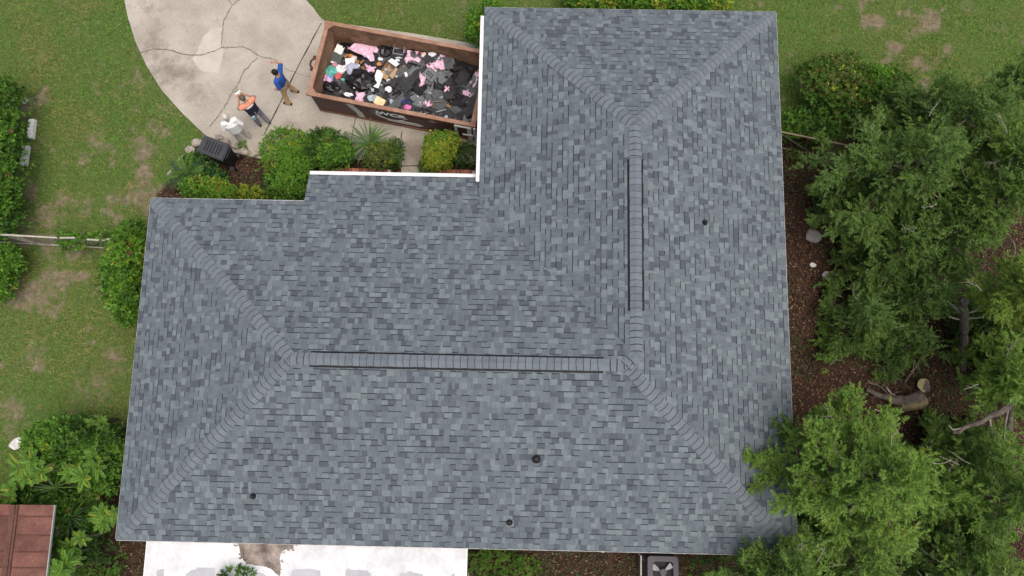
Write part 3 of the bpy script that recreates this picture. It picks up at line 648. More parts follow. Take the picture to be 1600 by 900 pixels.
# gate frame and latch at the house end, hook on the front
m = MB()
for x0, x1, z0, z1 in ((L2-.62, L2-.55, .2, HD-.12), (L2-.25, L2-.12, .18, HD-.12), (L2-.07, L2-.0, .2, HD-.12)): dbox(m, x0, x1, -.0, it-.001, z0, z1)
dbox(m, L2-.549, L2-.251, .0, it-.002, HD-.19, HD-.12); dbox(m, L2-.4, L2-.08, -.03, -.001, .62, .70); obj('gate_hinge_frame', m, greyp, dump)
m = MB()
hy = (at(485, 97, .8)-DO)@uy
for yy in (hy-.18, hy+.18): dbox(m, -.26, it-.003, yy-.045, yy+.045, .70, .80)
m.tube([dl(-.22, hy-.16, .76), dl(-.30, hy-.06, .76), dl(-.30, hy+.06, .76), dl(-.22, hy+.16, .76)], .03, 8); obj('pull_hook', m, mat('hook_red', (.10, .025, .02), .5, .2, 8), dump)

# ------------------------------------------------------------------ the load
x_in0, x_in1, y_in0, y_in1 = it+t+.01, L2-.125, it+t+.01, W2-it-t-.01
def heapz(x, y):
    u = np.clip((np.asarray(x)-x_in0)/(x_in1-x_in0), 0, 1); v = np.clip((np.asarray(y)-y_in0)/(y_in1-y_in0), 0, 1)
    return .36+.26*np.clip(u*1.6-.15, 0, 1)+.20*np.sin(np.pi*np.clip(u*1.1, 0, 1))*(1-v*.75)+.07*np.sin(u*7+1)*np.sin(v*5)+.22*(fbm(x, y, 1.6, 51)-.5)-.10*v
nx, ny = 70, 30
hx, hy_ = np.meshgrid(np.linspace(x_in0, x_in1, nx), np.linspace(y_in0, y_in1, ny)); hz = heapz(hx, hy_)
Vh = DO+hx[..., None]*ux+hy_[..., None]*uy; Vh[..., 2] = hz; ii = np.arange(nx*ny).reshape(ny, nx)
Qh = np.stack([ii[:-1, :-1], ii[:-1, 1:], ii[1:, 1:], ii[1:, :-1]], -1).reshape(-1, 4)
blk = mat('tar_black', (.010, .010, .011), .7, .3, 6); stuff(obj_np('debris_heap', Vh.reshape(-1, 3), Qh, np.zeros(len(Qh)), [blk]))
SH = [mat('scrap_charcoal', (.036, .037, .040), .9, .25, 10, fine=.25, fscale=80), mat('scrap_slate', (.085, .092, .094), .9, .2, 10, fine=.25, fscale=80), mat('scrap_black', (.010, .010, .012), .6, .3, 10), mat('scrap_grey', (.135, .15, .152), .9, .2, 10, fine=.25, fscale=80)]
def sheet(name, cx, cy, sx, sy, rot, m, label, cat, group=None, amp=.03, lift=.03, n=(5, 4), jag=.25, thick=.008, tilt=.15, dz=0.):
    """a bent torn sheet resting on the heap"""
    a, b = n; seed = random.randint(0, 9999); Vv = []; c, s = math.cos(rot), math.sin(rot); tx, ty = random.uniform(-tilt, tilt), random.uniform(-tilt, tilt)
    for L_ in (0, 1):
        for j in range(b):
            for i in range(a):
                u = (i/(a-1)-.5)*sx; v = (j/(b-1)-.5)*sy
                if i in (0, a-1): u *= 1-jag*float(vnoise(i*1.7+seed, j*1.3, 1, seed))
                if j in (0, b-1): v *= 1-jag*float(vnoise(i*1.7, j*1.3+seed, 1, seed+1))
                if jag > .7:
                    an = math.atan2(v/sy, u/sx); f = .45+1.0*float(vnoise(math.cos(an)*2.1+seed, math.sin(an)*2.1, 1, seed)); u *= f; v *= f
                x, y = cx+u*c-v*s, cy+u*s+v*c; x = min(max(x, x_in0+.005), x_in1-.005); y = min(max(y, y_in0+.005), y_in1-.005)
                z = float(heapz(x, y))*.4+float(heapz(cx, cy))*.6+lift+u*tx+v*ty+amp*(float(vnoise(i*.9+seed, j*.9, 1, seed+2))-.5)*2+dz
                z = max(z, float(heapz(x, y))+.006); Vv.append(dl(x, y, z-thick*L_))
    k = a*b; Fs = [(j*a+i, j*a+i+1, (j+1)*a+i+1, (j+1)*a+i) for j in range(b-1) for i in range(a-1)]; Fs += [tuple(q+k for q in f[::-1]) for f in Fs]
    bd = [i for i in range(a)]+[j*a+a-1 for j in range(1, b)]+[(b-1)*a+i for i in range(a-2, -1, -1)]+[j*a for j in range(b-2, 0, -1)]
    Fs += [(bd[q], bd[q]+k, bd[(q+1) % len(bd)]+k, bd[(q+1) % len(bd)]) for q in range(len(bd))]
    m_ = MB().add(Vv, Fs); ctr = tuple(np.mean(np.array(Vv), 0)); return tag(obj(name, m_, m, None, ctr), label, cat, group)
for i in range(150):
    if i < 55: cx, cy = random.uniform(x_in0+.1, x_in0+2.6), random.uniform(y_in0+.1, y_in1-.1); mm = random.choice([SH[2], SH[2], SH[2], SH[0], SH[0], SH[1]]); lab = 'black felt or shingle scrap in the left half of the dumpster'
    else: cx, cy = random.uniform(x_in0+1.9, x_in1-.1), random.uniform(y_in0+.1, y_in1-.1); mm = random.choice([SH[0], SH[1], SH[1], SH[3], SH[2], SH[0]]); lab = 'dark grey torn shingle scrap in the right half of the dumpster'
    sheet('shingle_scrap', cx, cy, random.uniform(.3, .95), random.uniform(.26, .58), random.uniform(0, PI), mm, lab, 'shingle scrap', lab.replace('scrap', 'scraps').split(' in ')[0]+' in the dumpster', .035, .02+.0009*i, jag=.35)
def dz_(X, Y): 
    px, py = 470+X/4.5, 20+Y/4.5; z = .6
    for _ in range(6): p = at(px, py, z); x, y = (p-DO)@ux, (p-DO)@uy; z = float(heapz(np.clip(x, x_in0, x_in1), np.clip(y, y_in0, y_in1)))+.1
    return float(np.clip(x, x_in0+.06, x_in1-.06)), float(np.clip(y, y_in0+.06, y_in1-.06))
pinkm = mat('insulation_pink', (.62, .36, .50), .9, .2, 14, (.85, .62, .74), .3, 60, fine=.2, fscale=50)
mk = lambda n_, c, r=.6: mat(n_, c, r, .12, 12, fine=.1, fscale=40)
PXM = 1/4.5/53.
for X, Y, w_, h_, r_, lab in ((470, 235, 200, 120, -.2, 'large torn pink insulation sheet at the back left of the load'), (425, 215, 110, 60, .3, 'pink insulation strip beside the large pink sheet'), (780, 320, 115, 100, .4, 'crumpled pink insulation batt beside the clear plastic bin'), (490, 402, 95, 45, -.2, 'narrow pink insulation scrap above the white tub'),
                            (950, 380, 120, 80, .3, 'dirty pink insulation piece beside the perforated plate'), (858, 480, 50, 95, .2, 'upright pink scrap lying left of the perforated plate'), (1225, 478, 52, 115, -.2, 'pink insulation strip against the house end of the dumpster'), (1168, 572, 55, 52, .5, 'pink insulation piece near the black hose'), (1030, 545, 45, 40, .2, 'tiny pink and white insulation tuft on grey sheets'), (892, 652, 55, 48, .6, 'pale pink triangle of insulation near the front rail'), (423, 597, 70, 75, .1, 'pink insulation lump at the front left rail'), (1005, 292, 60, 22, .1, 'pale pink strip along the back wall of the dumpster')):
    x, y = dz_(X, Y); sheet('insulation_piece', x, y, w_*PXM*1.1, h_*PXM*1.25, -ang*0+r_, pinkm, lab, 'insulation', 'pink insulation pieces in the dumpster', .06, .16, (9, 8), .75, .02, .1, .03)
def bag(name, X, Y, w_, h_, m, lab, cat, ht=.2, n=1):
    x, y = dz_(X, Y); z = float(heapz(x, y)); c = dl(x, y, z+.06+ht*.25); mb_ = MB(); seg, rings = 14, 9; s1, s2 = w_*PXM/2*1.1, h_*PXM/2*1.15; sd = random.randint(0, 999)
    for i in range(rings+1):
        ph = PI*i/rings
        for k in range(seg):
            t_ = 2*PI*k/seg; q = 1+.5*(float(vnoise(math.cos(t_)*3+sd, math.sin(t_)*3+ph*2.2, 1, sd))-.5)+.25*(float(vnoise(math.cos(t_)*8+sd, ph*6, 1, sd+3))-.5)
            mb_.v.append(tuple(c+RD@np.array([s1*q*math.sin(ph)*math.cos(t_), s2*q*math.sin(ph)*math.sin(t_), ht*.6*q*math.cos(ph)])))
    mb_.f = [(i*seg+k, (i+1)*seg+k, (i+1)*seg+(k+1) % seg, i*seg+(k+1) % seg) for i in range(rings) for k in range(seg)]; mb_.m = [0]*len(mb_.f)
    return tag(obj(name, mb_, m, None, tuple(c)), lab, cat)
blackbag = mat('bag_black', (.008, .008, .009), .28, .2, 10, bump=.5, bscale=25, spec=.5)
bag('trash_bag', 430, 480, 200, 140, blackbag, 'large shiny black bag left of the white tub', 'bag', .3); bag('trash_bag', 215, 520, 120, 70, blackbag, 'black bag at the front left corner of the load', 'bag', .2); bag('trash_bag', 320, 250, 110, 70, blackbag, 'black bag left of the large pink sheet', 'bag', .2); bag('trash_bag', 865, 700, 130, 50, blackbag, 'flat black bag at the front rail below the pink triangle', 'bag', .12)
bag('trash_bag', 610, 250, 90, 110, blackbag, 'black bag right of the large pink sheet', 'bag', .2)
bag('plastic_bag', 362, 398, 90, 85, mk('bag_lilac', (.42, .44, .56), .35), 'lilac grey plastic bag beside the black bag', 'bag'); bag('plastic_bag', 215, 412, 75, 75, mk('bag_teal', (.12, .42, .36), .4), 'teal plastic bag at the left end of the load', 'bag'); bag('plastic_bag', 182, 472, 100, 95, mk('bag_pink', (.62, .38, .58), .5), 'pink and violet bag in the front left corner', 'bag')
bag('plastic_bag', 285, 398, 65, 55, mk('bag_white', (.78, .78, .79), .4), 'small white bag beside the teal bag', 'bag'); bag('plastic_bag', 213, 462, 36, 40, mk('bag_blue', (.16, .36, .6), .4), 'blue scrap of plastic under the teal bag', 'plastic'); bag('plastic_bag', 262, 440, 40, 60, mk('bag_red', (.55, .12, .12), .5), 'red plastic scrap below the small white bag', 'plastic', .1); bag('plastic_bag', 240, 366, 40, 30, mk('bag_magenta', (.6, .25, .35), .5), 'pinkish red wrapper above the teal bag', 'wrapper', .1)
bag('plastic_bag', 745, 640, 70, 55, mk('bag_navy', (.025, .04, .13), .5), 'navy bag at the front rail', 'bag', .2); bag('plastic_bag', 748, 672, 80, 42, mk('bag_hotpink', (.78, .22, .52), .5), 'hot pink and pale bag at the front rail below the navy bag', 'bag', .18); bag('plastic_bag', 618, 540, 48, 42, mk('bag_white', (0, 0, 0)), 'crumpled white bag right of the white tub', 'bag', .14)
bag('plastic_bag', 332, 572, 60, 26, mk('bag_white', (0, 0, 0)), 'flattened white wrapper near the front left rail', 'wrapper', .08); bag('plastic_bag', 500, 598, 55, 42, mk('bag_pale', (.4, .5, .55), .5), 'pale blue wrapper near the front rail', 'wrapper', .1); bag('plastic_bag', 630, 630, 26, 50, mk('bag_pale', (0, 0, 0)), 'pale blue crumpled film beside the orange box', 'wrapper', .1)
bag('plastic_bag', 558, 323, 34, 22, mk('bag_white', (0, 0, 0)), 'small white lump on black felt above the cardboard box', 'plastic', .08); bag('plastic_bag', 690, 330, 60, 40, mk('bag_film', (.6, .64, .68), .3), 'clear film beside the grey plastic bin', 'wrapper', .1); bag('plastic_bag', 868, 300, 42, 46, mk('bag_cream', (.72, .62, .55), .6), 'cream lump near the back wall', 'plastic', .12)
bag('plastic_bag', 868, 272, 60, 24, mk('bag_red', (0, 0, 0)), 'red scrap along the back wall of the dumpster', 'plastic', .1); bag('plastic_bag', 935, 290, 70, 36, mk('bag_white', (0, 0, 0)), 'white crumpled packing near the back wall', 'plastic', .14); bag('plastic_bag', 975, 305, 36, 26, mk('bag_white', (0, 0, 0)), 'small white lump right of the white packing', 'plastic', .1)
bag('plastic_bag', 950, 355, 90, 40, mk('dirt_brown', (.10, .08, .06), .9), 'brown dirt clump on the dirty pink insulation', 'dirt clump', .1); bag('plastic_bag', 375, 320, 40, 36, mk('bag_cream', (0, 0, 0)), 'cream scrap above the white box', 'plastic', .1); bag('plastic_bag', 352, 302, 34, 26, mk('bag_orange', (.62, .25, .07), .6), 'orange scrap beside the cream scrap', 'plastic', .08); bag('plastic_bag', 550, 358, 32, 22, mk('bag_orange', (0, 0, 0)), 'small orange scrap above the narrow pink scrap', 'plastic', .08); bag('plastic_bag', 295, 468, 28, 20, mk('bag_teal', (0, 0, 0)), 'small teal scrap on the black bag', 'plastic', .06); bag('plastic_bag', 435, 390, 30, 30, mk('wood_tan', (.3, .17, .08), .8), 'tan wood chunk left of the narrow pink scrap', 'wood', .07)
def crate(name, X, Y, w_, h_, r_, ht, mt, lab, cat, tilt=(0, 0), open_=False, dz=.05):
    x, y = dz_(X, Y); z = float(heapz(x, y)); o = dl(x, y, z+dz); R = RD@rotz(r_)@rotx(tilt[0])@roty(tilt[1]); a, b = w_*PXM, h_*PXM; t_ = thing(name, lab, cat, tuple(o)); T = .008; bm_ = MB()
    if open_:
        bm_.box(o+R@np.array([0, 0, T/2]), (a, b, T), 0, R)
        for s_ in (-1, 1): bm_.box(o+R@np.array([s_*(a/2-T/2), 0, ht/2]), (T, b-2*T-.001, ht-.002), 0, R); bm_.box(o+R@np.array([0, s_*(b/2-T/2), ht/2]), (a-.001, T, ht-.003), 0, R)
        obj('box_body' if cat == 'box' else 'bin_body', bm_, mt, t_)
    else: bm_.box(o+R@np.array([0, 0, ht/2]), (a, b, ht), 0, R); obj('box_body', bm_, mt, t_)
    return t_, o, R, a, b
card = mat('cardboard', (.42, .27, .15), .85, .12, 10); cardw = mat('cardboard_white', (.76, .75, .73), .8, .05, 10)
t_, o, R, a, b = crate('cardboard_box', 625, 405, 75, 85, -.45, .18, card, 'open brown cardboard box in the middle of the load', 'box', (.1, 0), True)
for (sx, sy), (wx, wy), mt_ in (((0, 1), (a*.95, .17), cardw), ((0, -1), (a*.95, .15), card), ((1, 0), (.13, b*.9), card)):
    off_ = np.array([sx*(a/2+wx/2*abs(sx)*.8), sy*(b/2+wy/2*abs(sy)*.8), .17]); tl = rotx(-.5*sy)@roty(.5*sx) if sy else roty(.5*sx)
    obj('box_flap', MB().box(o+R@off_, (wx, wy, .006), 0, R@tl), mt_, t_)
obj('box_filling', MB().box(o+R@np.array([.02, 0, .06]), (a*.5, b*.6, .1), 0, R@rotz(.5)), mat('filling_tan', (.32, .2, .11), .9, .2, 20), t_)
crate('foam_box', 274, 262, 58, 62, -.25, .14, mat('foam_white', (.82, .82, .80), .8, .04, 10), 'white foam box in the back left corner of the load', 'box', (.12, .1)); crate('foam_box', 345, 350, 64, 52, .35, .1, mat('foam_white', (0, 0, 0)), 'tilted white foam block above the lilac bag', 'box', (-.1, .15)); crate('plastic_tub', 543, 470, 52, 125, -.12, .14, mat('tub_white', (.70, .73, .70), .4, .06, 6), 'long off-white plastic tub in the middle of the load', 'tub', (.1, .08))
crate('orange_box', 560, 628, 72, 55, -.3, .14, mat('box_orange', (.75, .48, .2), .7, .2, 14, (.85, .72, .5)), 'orange and cream box at the front rail', 'box', (.15, 0)); crate('storage_bin', 700, 250, 74, 80, .05, .2, mat('clear_plastic', (.38, .42, .50), .25, .06, 6, spec=.5), 'translucent grey plastic storage bin by the back wall', 'storage bin', (.1, .05), True, .1)
t_, o, R, a, b = crate('vent_plate', 912, 440, 92, 78, -.5, .02, SH[3], 'dark grey perforated vent plate lying on shingles', 'vent plate', (.08, .05), False, .16)
for i in range(6): obj('vent_hole', MB().tube([o+R@np.array([(-.08+.08*(i % 3)), -.02-.08*(i//3)+.05, .0205]), o+R@np.array([(-.08+.08*(i % 3)), -.02-.08*(i//3)+.05, .0235])], .026, 10), blk, t_)
crate('shingle_bundle', 240, 325, 95, 85, -.15, .06, SH[1], 'square slate coloured shingle stack in the left end', 'shingle stack', (.1, .1), False, .08)
def strip(name, pts, r_, mt, lab, cat):
    P = [dl(*dz_(X, Y), 0) for X, Y in pts]; P = [p+np.array([0, 0, float(heapz((p-DO)@ux, (p-DO)@uy))+.16]) for p in P]
    return tag(obj(name, MB().tube(P, r_, 6), mt, None, tuple(P[0])), lab, cat)
strip('hose', [(1045, 640), (1070, 590), (1105, 570), (1140, 610), (1160, 640), (1200, 600)], .02, blackbag, 'looped black hose at the house end of the load', 'hose'); alum = mat('flashing_metal', (.34, .37, .4), .4, .1, 8, metal=.3)
strip('metal_flashing', [(950, 705), (1025, 685)], .014, alum, 'thin grey metal strip near the front rail', 'metal strip'); strip('metal_flashing', [(1165, 640), (1215, 570)], .02, alum, 'grey metal bar beside the black hose', 'metal bar'); strip('metal_flashing', [(570, 560), (615, 640)], .022, blackbag, 'black bar left of the pale blue film', 'bar'); strip('metal_flashing', [(900, 632), (1000, 628)], .018, SH[3], 'dull grey strip on the dark shingles', 'strip')

for i in range(46):
    cx, cy = random.uniform(x_in0+.1, x_in1-.1), random.uniform(y_in0+.1, y_in1-.1); k = i % 4
    sheet('litter_scrap', cx, cy, random.uniform(.07, .2), random.uniform(.05, .13), random.uniform(0, PI), (mk('bag_white', (0, 0, 0)), alum, mk('wood_tan', (0, 0, 0)), mk('bag_pale', (0, 0, 0)))[k], ('small white paper scrap scattered over the dumpster load', 'small grey metal scrap scattered over the dumpster load', 'small tan wood chip scattered over the dumpster load', 'small pale blue film scrap scattered over the dumpster load')[k], 'scrap', 'small %s scraps in the dumpster' % ('white paper', 'grey metal', 'tan wood', 'pale film')[k], .02, .13, (4, 3), .4, .006, .3)
# ------------------------------------------------------------------ people
def remesh(mb, vox, dec=None):
    me = bpy.data.meshes.new('tmp'); me.from_pydata(mb.v, [], mb.f); o = bpy.data.objects.new('tmp', me); COL.objects.link(o)
    md = o.modifiers.new('r', 'REMESH'); md.mode = 'VOXEL'; md.voxel_size = vox; md.use_smooth_shade = True
    sm = o.modifiers.new('s', 'SMOOTH'); sm.iterations = 3; sm.factor = .5
    if dec: d_ = o.modifiers.new('d', 'DECIMATE'); d_.ratio = dec
    bpy.context.view_layer.update(); r_ = bpy.data.meshes.new_from_object(o.evaluated_get(bpy.context.evaluated_depsgraph_get())); bpy.data.objects.remove(o); return r_
skin = mat('skin', (.50, .27, .185), .55, .08, 10); skin2 = mat('skin_pale', (.56, .34, .25), .55, .08, 10)
def person(label, base, heading, H, pose, cl, skinm):
    """pose: dict of joints in the person's own frame (x right, y ahead, z up), metres for a 1.75 m body"""
    k = H/1.75; R = rotz(heading); base = np.array(base); P = {n: base+R@(np.array(v)*k) for n, v in pose.items()}
    root = thing('person', label, 'person', tuple(base))
    fw = R@np.array([0, 1., 0]); rt = R@np.array([1., 0, 0])
    b = MB(); cap = lambda m, a, c, ra, rb, sq=1.0, ref=None: m.capsule(P[a] if isinstance(a, str) else a, P[c] if isinstance(c, str) else c, ra*k, rb*k, 12, sq, ref)
    chest = P['chest']; pel = P['pelvis']
    # body: one continuous surface
    cap(b, 'pelvis', 'chest', .125, .13, .72, rt); cap(b, 'chest', 'neck', .11, .055); cap(b, 'neck', 'head', .052, .05)
    cap(b, 'shl', 'shr', .06, .06)
    b.ell(P['head'], (.077*k, .095*k, .118*k), 0, 16, 12, R); hd = P['headfwd']-P['head'] if 'headfwd' in P else fw
    hd = norm(hd); b.ell(P['head']+hd*.025*k-np.array([0, 0, .06*k]), (.055*k, .062*k, .06*k), 0, 12, 8, R)
    b.ell(P['head']+hd*.1*k-np.array([0, 0, .012*k]), (.014*k, .02*k, .022*k), 0, 8, 6, R)
    side = norm(np.cross(hd, np.array([0, 0, 1.])))
    for s_ in (-1, 1): b.ell(P['head']+side*s_*.078*k-np.array([0, 0, .01*k]), (.016*k, .024*k, .034*k), 0, 8, 6, R)
    for s_ in 'lr':
        cap(b, 'sh'+s_, 'el'+s_, .047, .038); cap(b, 'el'+s_, 'wr'+s_, .038, .025)
        cap(b, 'hip'+s_, 'kn'+s_, .078, .052); cap(b, 'kn'+s_, 'an'+s_, .05, .036); cap(b, 'an'+s_, P['an'+s_]+fwd_foot(P, s_, fw, k)*.12*k-np.array([0, 0, .045*k]), .035, .03)
        wr = P['wr'+s_]; d = norm(wr-P['el'+s_]); hn = norm(P['hand'+s_]-wr) if 'hand'+s_ in P else d
        sd_ = norm(np.cross(hn, np.array([.1, .2, 1.]))); nn = np.cross(sd_, hn); palm = wr+hn*.075*k
        b.capsule(wr+hn*.01*k, palm, .024*k, .036*k, 10, .5, sd_)
        for q, (o_, L_) in enumerate(((-.03, .062), (-.01, .075), (.01, .07), (.03, .054))):
            f0 = palm+sd_*o_*k+hn*.012*k; f1 = f0+(hn*.8+nn*.25)*L_*.5*k; f2 = f1+(hn*.6+nn*.75)*L_*.5*k; b.tube([f0, f1, f2], [.0095*k, .009*k, .0075*k], 8)
        th = wr+hn*.03*k-sd_*.028*k*(1 if s_ == 'l' else -1); b.tube([th, th+(hn*.6-sd_*.7*(1 if s_ == 'l' else -1))*.035*k, th+(hn*1.2-sd_*.9*(1 if s_ == 'l' else -1)+nn*.3)*.05*k], [.012*k, .0105*k, .008*k], 8)
    me = remesh(b, .0085*k, .5); o = bpy.data.objects.new('body', me); COL.objects.link(o); me.materials.append(skinm); o.parent = root; o.matrix_parent_inverse = Matrix.Translation(-Vector(base))
    def wear(name, mb, mats, vox=.014, band=None):
        me = remesh(mb, vox*k); 
        for m_ in (mats if isinstance(mats, list) else [mats]): me.materials.append(m_)
        if band:
            for p in me.polygons: p.material_index = band(p.center)
        o = bpy.data.objects.new(name, me); COL.objects.link(o); o.parent = root; o.matrix_parent_inverse = Matrix.Translation(-Vector(base)); return o
    s = MB(); tw = cl.get('torso', .175)
    lowc = pel+np.array([0, 0, cl.get('hem', -.03)*k])
    s.tube([lowc, pel*.6+chest*.4, chest, chest*.45+P['neck']*.55, P['neck']-np.array([0, 0, .01])], [tw*.95*k, tw*.94*k, tw*1.05*k, .15*k, .065*k], 18, 0, True, .68, rt)
    for s_ in 'lr':
        cap(s, 'sh'+s_, chest*.6+P['neck']*.4, .082, .1)
        e = P['sh'+s_]+(P['el'+s_]-P['sh'+s_])*cl.get('sleeve', .8); s.capsule(P['sh'+s_], e, .078*k, .07*k, 12)
    wear('shirt', s, cl['shirt'], .014, cl.get('band') and cl['band'](P, k, R, base))
    t = MB(); cap(t, pel+np.array([0, 0, .06*k]), pel-np.array([0, 0, .05*k]), .15, .155, .78, rt)
    for s_ in 'lr': cap(t, 'hip'+s_, 'kn'+s_, .098, .075); cap(t, 'kn'+s_, P['an'+s_]+np.array([0, 0, .0]), .075, .063)
    wear('trousers', t, cl['trousers'])
    for s_ in 'lr':
        ff = fwd_foot(P, s_, fw, k); sh = MB(); an = P['an'+s_]; g = np.array([0, 0, 1.])*k; side_ = norm(np.cross(ff, np.array([0, 0, 1.])))
        gz = an*[1, 1, 0]+np.array([0, 0, base[2]+.035*k]); sh.capsule(gz-ff*.06*k+g*.01, gz+ff*.15*k, .046*k, .04*k, 12, .9); sh.capsule(an-g*.01, gz+ff*.0*k, .045*k, .045*k)
        so_ = wear('shoe', sh, cl['shoe'], .01)
    h = MB(); bk = -hd
    hc = P['head']+bk*.014*k+np.array([0, 0, .022*k]); vol = cl.get('hairvol', 1.0)
    h.ell(hc, (.084*k*vol, .098*k*vol, .108*k*vol), 0, 16, 12, R)
    if cl.get('long'): h.ell(hc+bk*.025*k-np.array([0, 0, .05*k]), (.09*k, .08*k, .10*k), 0, 14, 10, R)
    me = remesh(h, .009*k)
    bm = bmesh.new(); bm.from_mesh(me)     # keep the face clear of hair
    kill = [v for v in bm.verts if (np.array(v.co)-P['head'])@hd > .035*k and v.co.z < P['head'][2]+.055*k]
    bmesh.ops.delete(bm, geom=kill, context='VERTS'); bm.to_mesh(me); bm.free()
    me.materials.append(cl['hair']); o = bpy.data.objects.new('hair', me); COL.objects.link(o); o.parent = root; o.matrix_parent_inverse = Matrix.Translation(-Vector(base))
    for s_ in (-1, 1):
        e = MB(); e.ell(P['head']+hd*.088*k+side*s_*.032*k+np.array([0, 0, .01*k]), (.012*k, .012*k, .008*k), 0, 8, 6); obj('eye', e, mat('eye_dark', (.03, .02, .02), .2, .1, 10), root)
    obj('mouth', MB().ell(P['head']+hd*.088*k-np.array([0, 0, .06*k]), (.022*k, .012*k, .006*k), 0, 8, 6, R), mat('lips', (.35, .12, .1), .5, .1, 10), root)
    return root, P
def fwd_foot(P, s_, fw, k):
    return norm((P['toe'+s_]-P['an'+s_])*np.array([1, 1, 0])) if 'toe'+s_ in P else fw
khaki = mat('khaki_cloth', (.46, .315, .16), .9, .1, 12, bump=.3, bscale=30); greyj = mat('grey_jeans', (.23, .23, .265), .9, .12, 12, bump=.3, bscale=30); stone_t = mat('stone_trousers', (.52, .495, .43), .9, .08, 12, bump=.3, bscale=30)
blue = mat('blue_polo', (.022, .085, .34), .85, .12, 12, bump=.4, bscale=22); whites = mat('white_blouse', (.80, .80, .80), .85, .05, 12, bump=.5, bscale=18); orangec = mat('orange_yoke', (.72, .27, .16), .85, .06, 12); navy = mat('navy_cloth', (.02, .022, .04), .85, .12, 12); stripec = mat('white_stripe', (.6, .6, .62), .85, .05, 12)
shoeb = mat('shoe_black', (.012, .012, .013), .6, .1, 10); shoeg = mat('shoe_grey', (.33, .33, .34), .7, .1, 10)
base_pose = dict(pelvis=(0, 0, .95), chest=(0, .0, 1.27), neck=(0, .0, 1.47), head=(0, .035, 1.635), shl=(-.185, 0, 1.41), shr=(.185, 0, 1.41), hipl=(-.09, 0, .92), hipr=(.09, 0, .92), knl=(-.11, .03, .5), knr=(.11, .03, .5), anl=(-.12, 0, .085), anr=(.12, 0, .085))
# man in blue: left foot to the lower side, right arm lifted to his brow
pb_ = at(457, 151); fa = math.radians(78)
pose = dict(base_pose, elr=(.36, .0, 1.50), wrr=(.27, .13, 1.69), handr=(.21, .17, 1.75), ell=(-.29, -.06, 1.15), wrl=(-.25, .10, .97), handl=(-.22, .16, .93), anl=(-.26, .02, .085), knl=(-.17, .05, .5), anr=(.17, -.08, .085), knr=(.13, .02, .5))
pose = {n: tuple(v) for n, v in pose.items()}
person('man in a bright blue polo and khaki trousers raising one arm to his brow', pb_, fa, 1.76, pose, dict(shirt=blue, trousers=khaki, shoe=shoeb, hair=mat('hair_black', (.012, .01, .009), .6, .2, 20), sleeve=.75), skin)
# man with orange yoke holding a controller up in front of his face
po_ = at(413, 193); fa2 = math.radians(42)
pose = dict(base_pose, chest=(0, .04, 1.27), neck=(0, .09, 1.46), head=(0, .15, 1.62), shl=(-.2, .05, 1.40), shr=(.2, .05, 1.40), ell=(-.26, .20, 1.20), elr=(.26, .20, 1.20), wrl=(-.08, .33, 1.44), wrr=(.08, .33, 1.44), handl=(-.05, .36, 1.51), handr=(.05, .36, 1.51), anl=(-.13, .06, .085), anr=(.13, -.06, .085))
def bandf(P, k, R, base):
    def f(c):
        q = np.array(c)-base; z = q[2]/k; return 0 if z > 1.37 else 1 if z > 1.325 else 2
    return f
pr_, PP = person('man in a shirt with orange shoulders and navy body lifting a controller to his face', po_, fa2, 1.76, pose, dict(shirt=[orangec, stripec, navy], trousers=greyj, shoe=mat('shoe_dark', (.03, .03, .035), .6, .1, 10), hair=mat('hair_brown_grey', (.12, .085, .062), .7, .2, 30), sleeve=.8, band=bandf, torso=.19), skin)
hc = (PP['handl']+PP['handr'])/2+rotz(fa2)@np.array([0, .05, .02]); cr = thing('remote_controller', 'white handheld remote controller with dark screen held by the man with orange shoulders', 'controller', tuple(hc))
obj('shell', MB().box(hc, (.17, .09, .045), 0, rotz(fa2)@rotx(.6)), mat('controller_white', (.7, .7, .7), .5, .05, 10), cr); obj('screen', MB().box(hc+rotz(fa2)@np.array([0, .03, .06]), (.15, .015, .08), 0, rotz(fa2)@rotx(.5)), shoeb, cr)
pk = PP['pelvis']+rotz(fa2)@np.array([-.12, -.13, -.09]); tag(obj('cloth_rag', MB().box(pk, (.10, .03, .2), 0, rotz(fa2)@rotx(.1)), mat('rag_blue', (.35, .55, .65), .9, .1, 10), None, tuple(pk)), 'light blue cloth hanging from the back pocket of the grey jeans', 'cloth')
# white haired woman, seen from behind, hands brought together in front
pw_ = at(384, 219); fa3 = math.radians(24)
pose = dict(base_pose, chest=(0, .05, 1.25), neck=(0, .09, 1.45), head=(0, .14, 1.61), shl=(-.18, .07, 1.38), shr=(.18, .07, 1.38), ell=(-.28, .0, 1.10), elr=(.28, -.02, 1.10), wrl=(-.14, .2, 1.0), wrr=(.16, .18, 1.0), handl=(-.08, .28, 1.06), handr=(.1, .26, 1.04), anl=(-.15, .0, .085), anr=(.17, .02, .085), knl=(-.12, .03, .5), knr=(.13, .03, .5))
person('white haired woman in a loose white blouse and pale stone trousers', pw_, fa3, 1.66, pose, dict(shirt=whites, trousers=stone_t, shoe=shoeg, hair=mat('hair_white', (.55, .53, .48), .8, .12, 40), sleeve=.92, torso=.215, hairvol=1.08, long=True, hem=-.12), skin2)

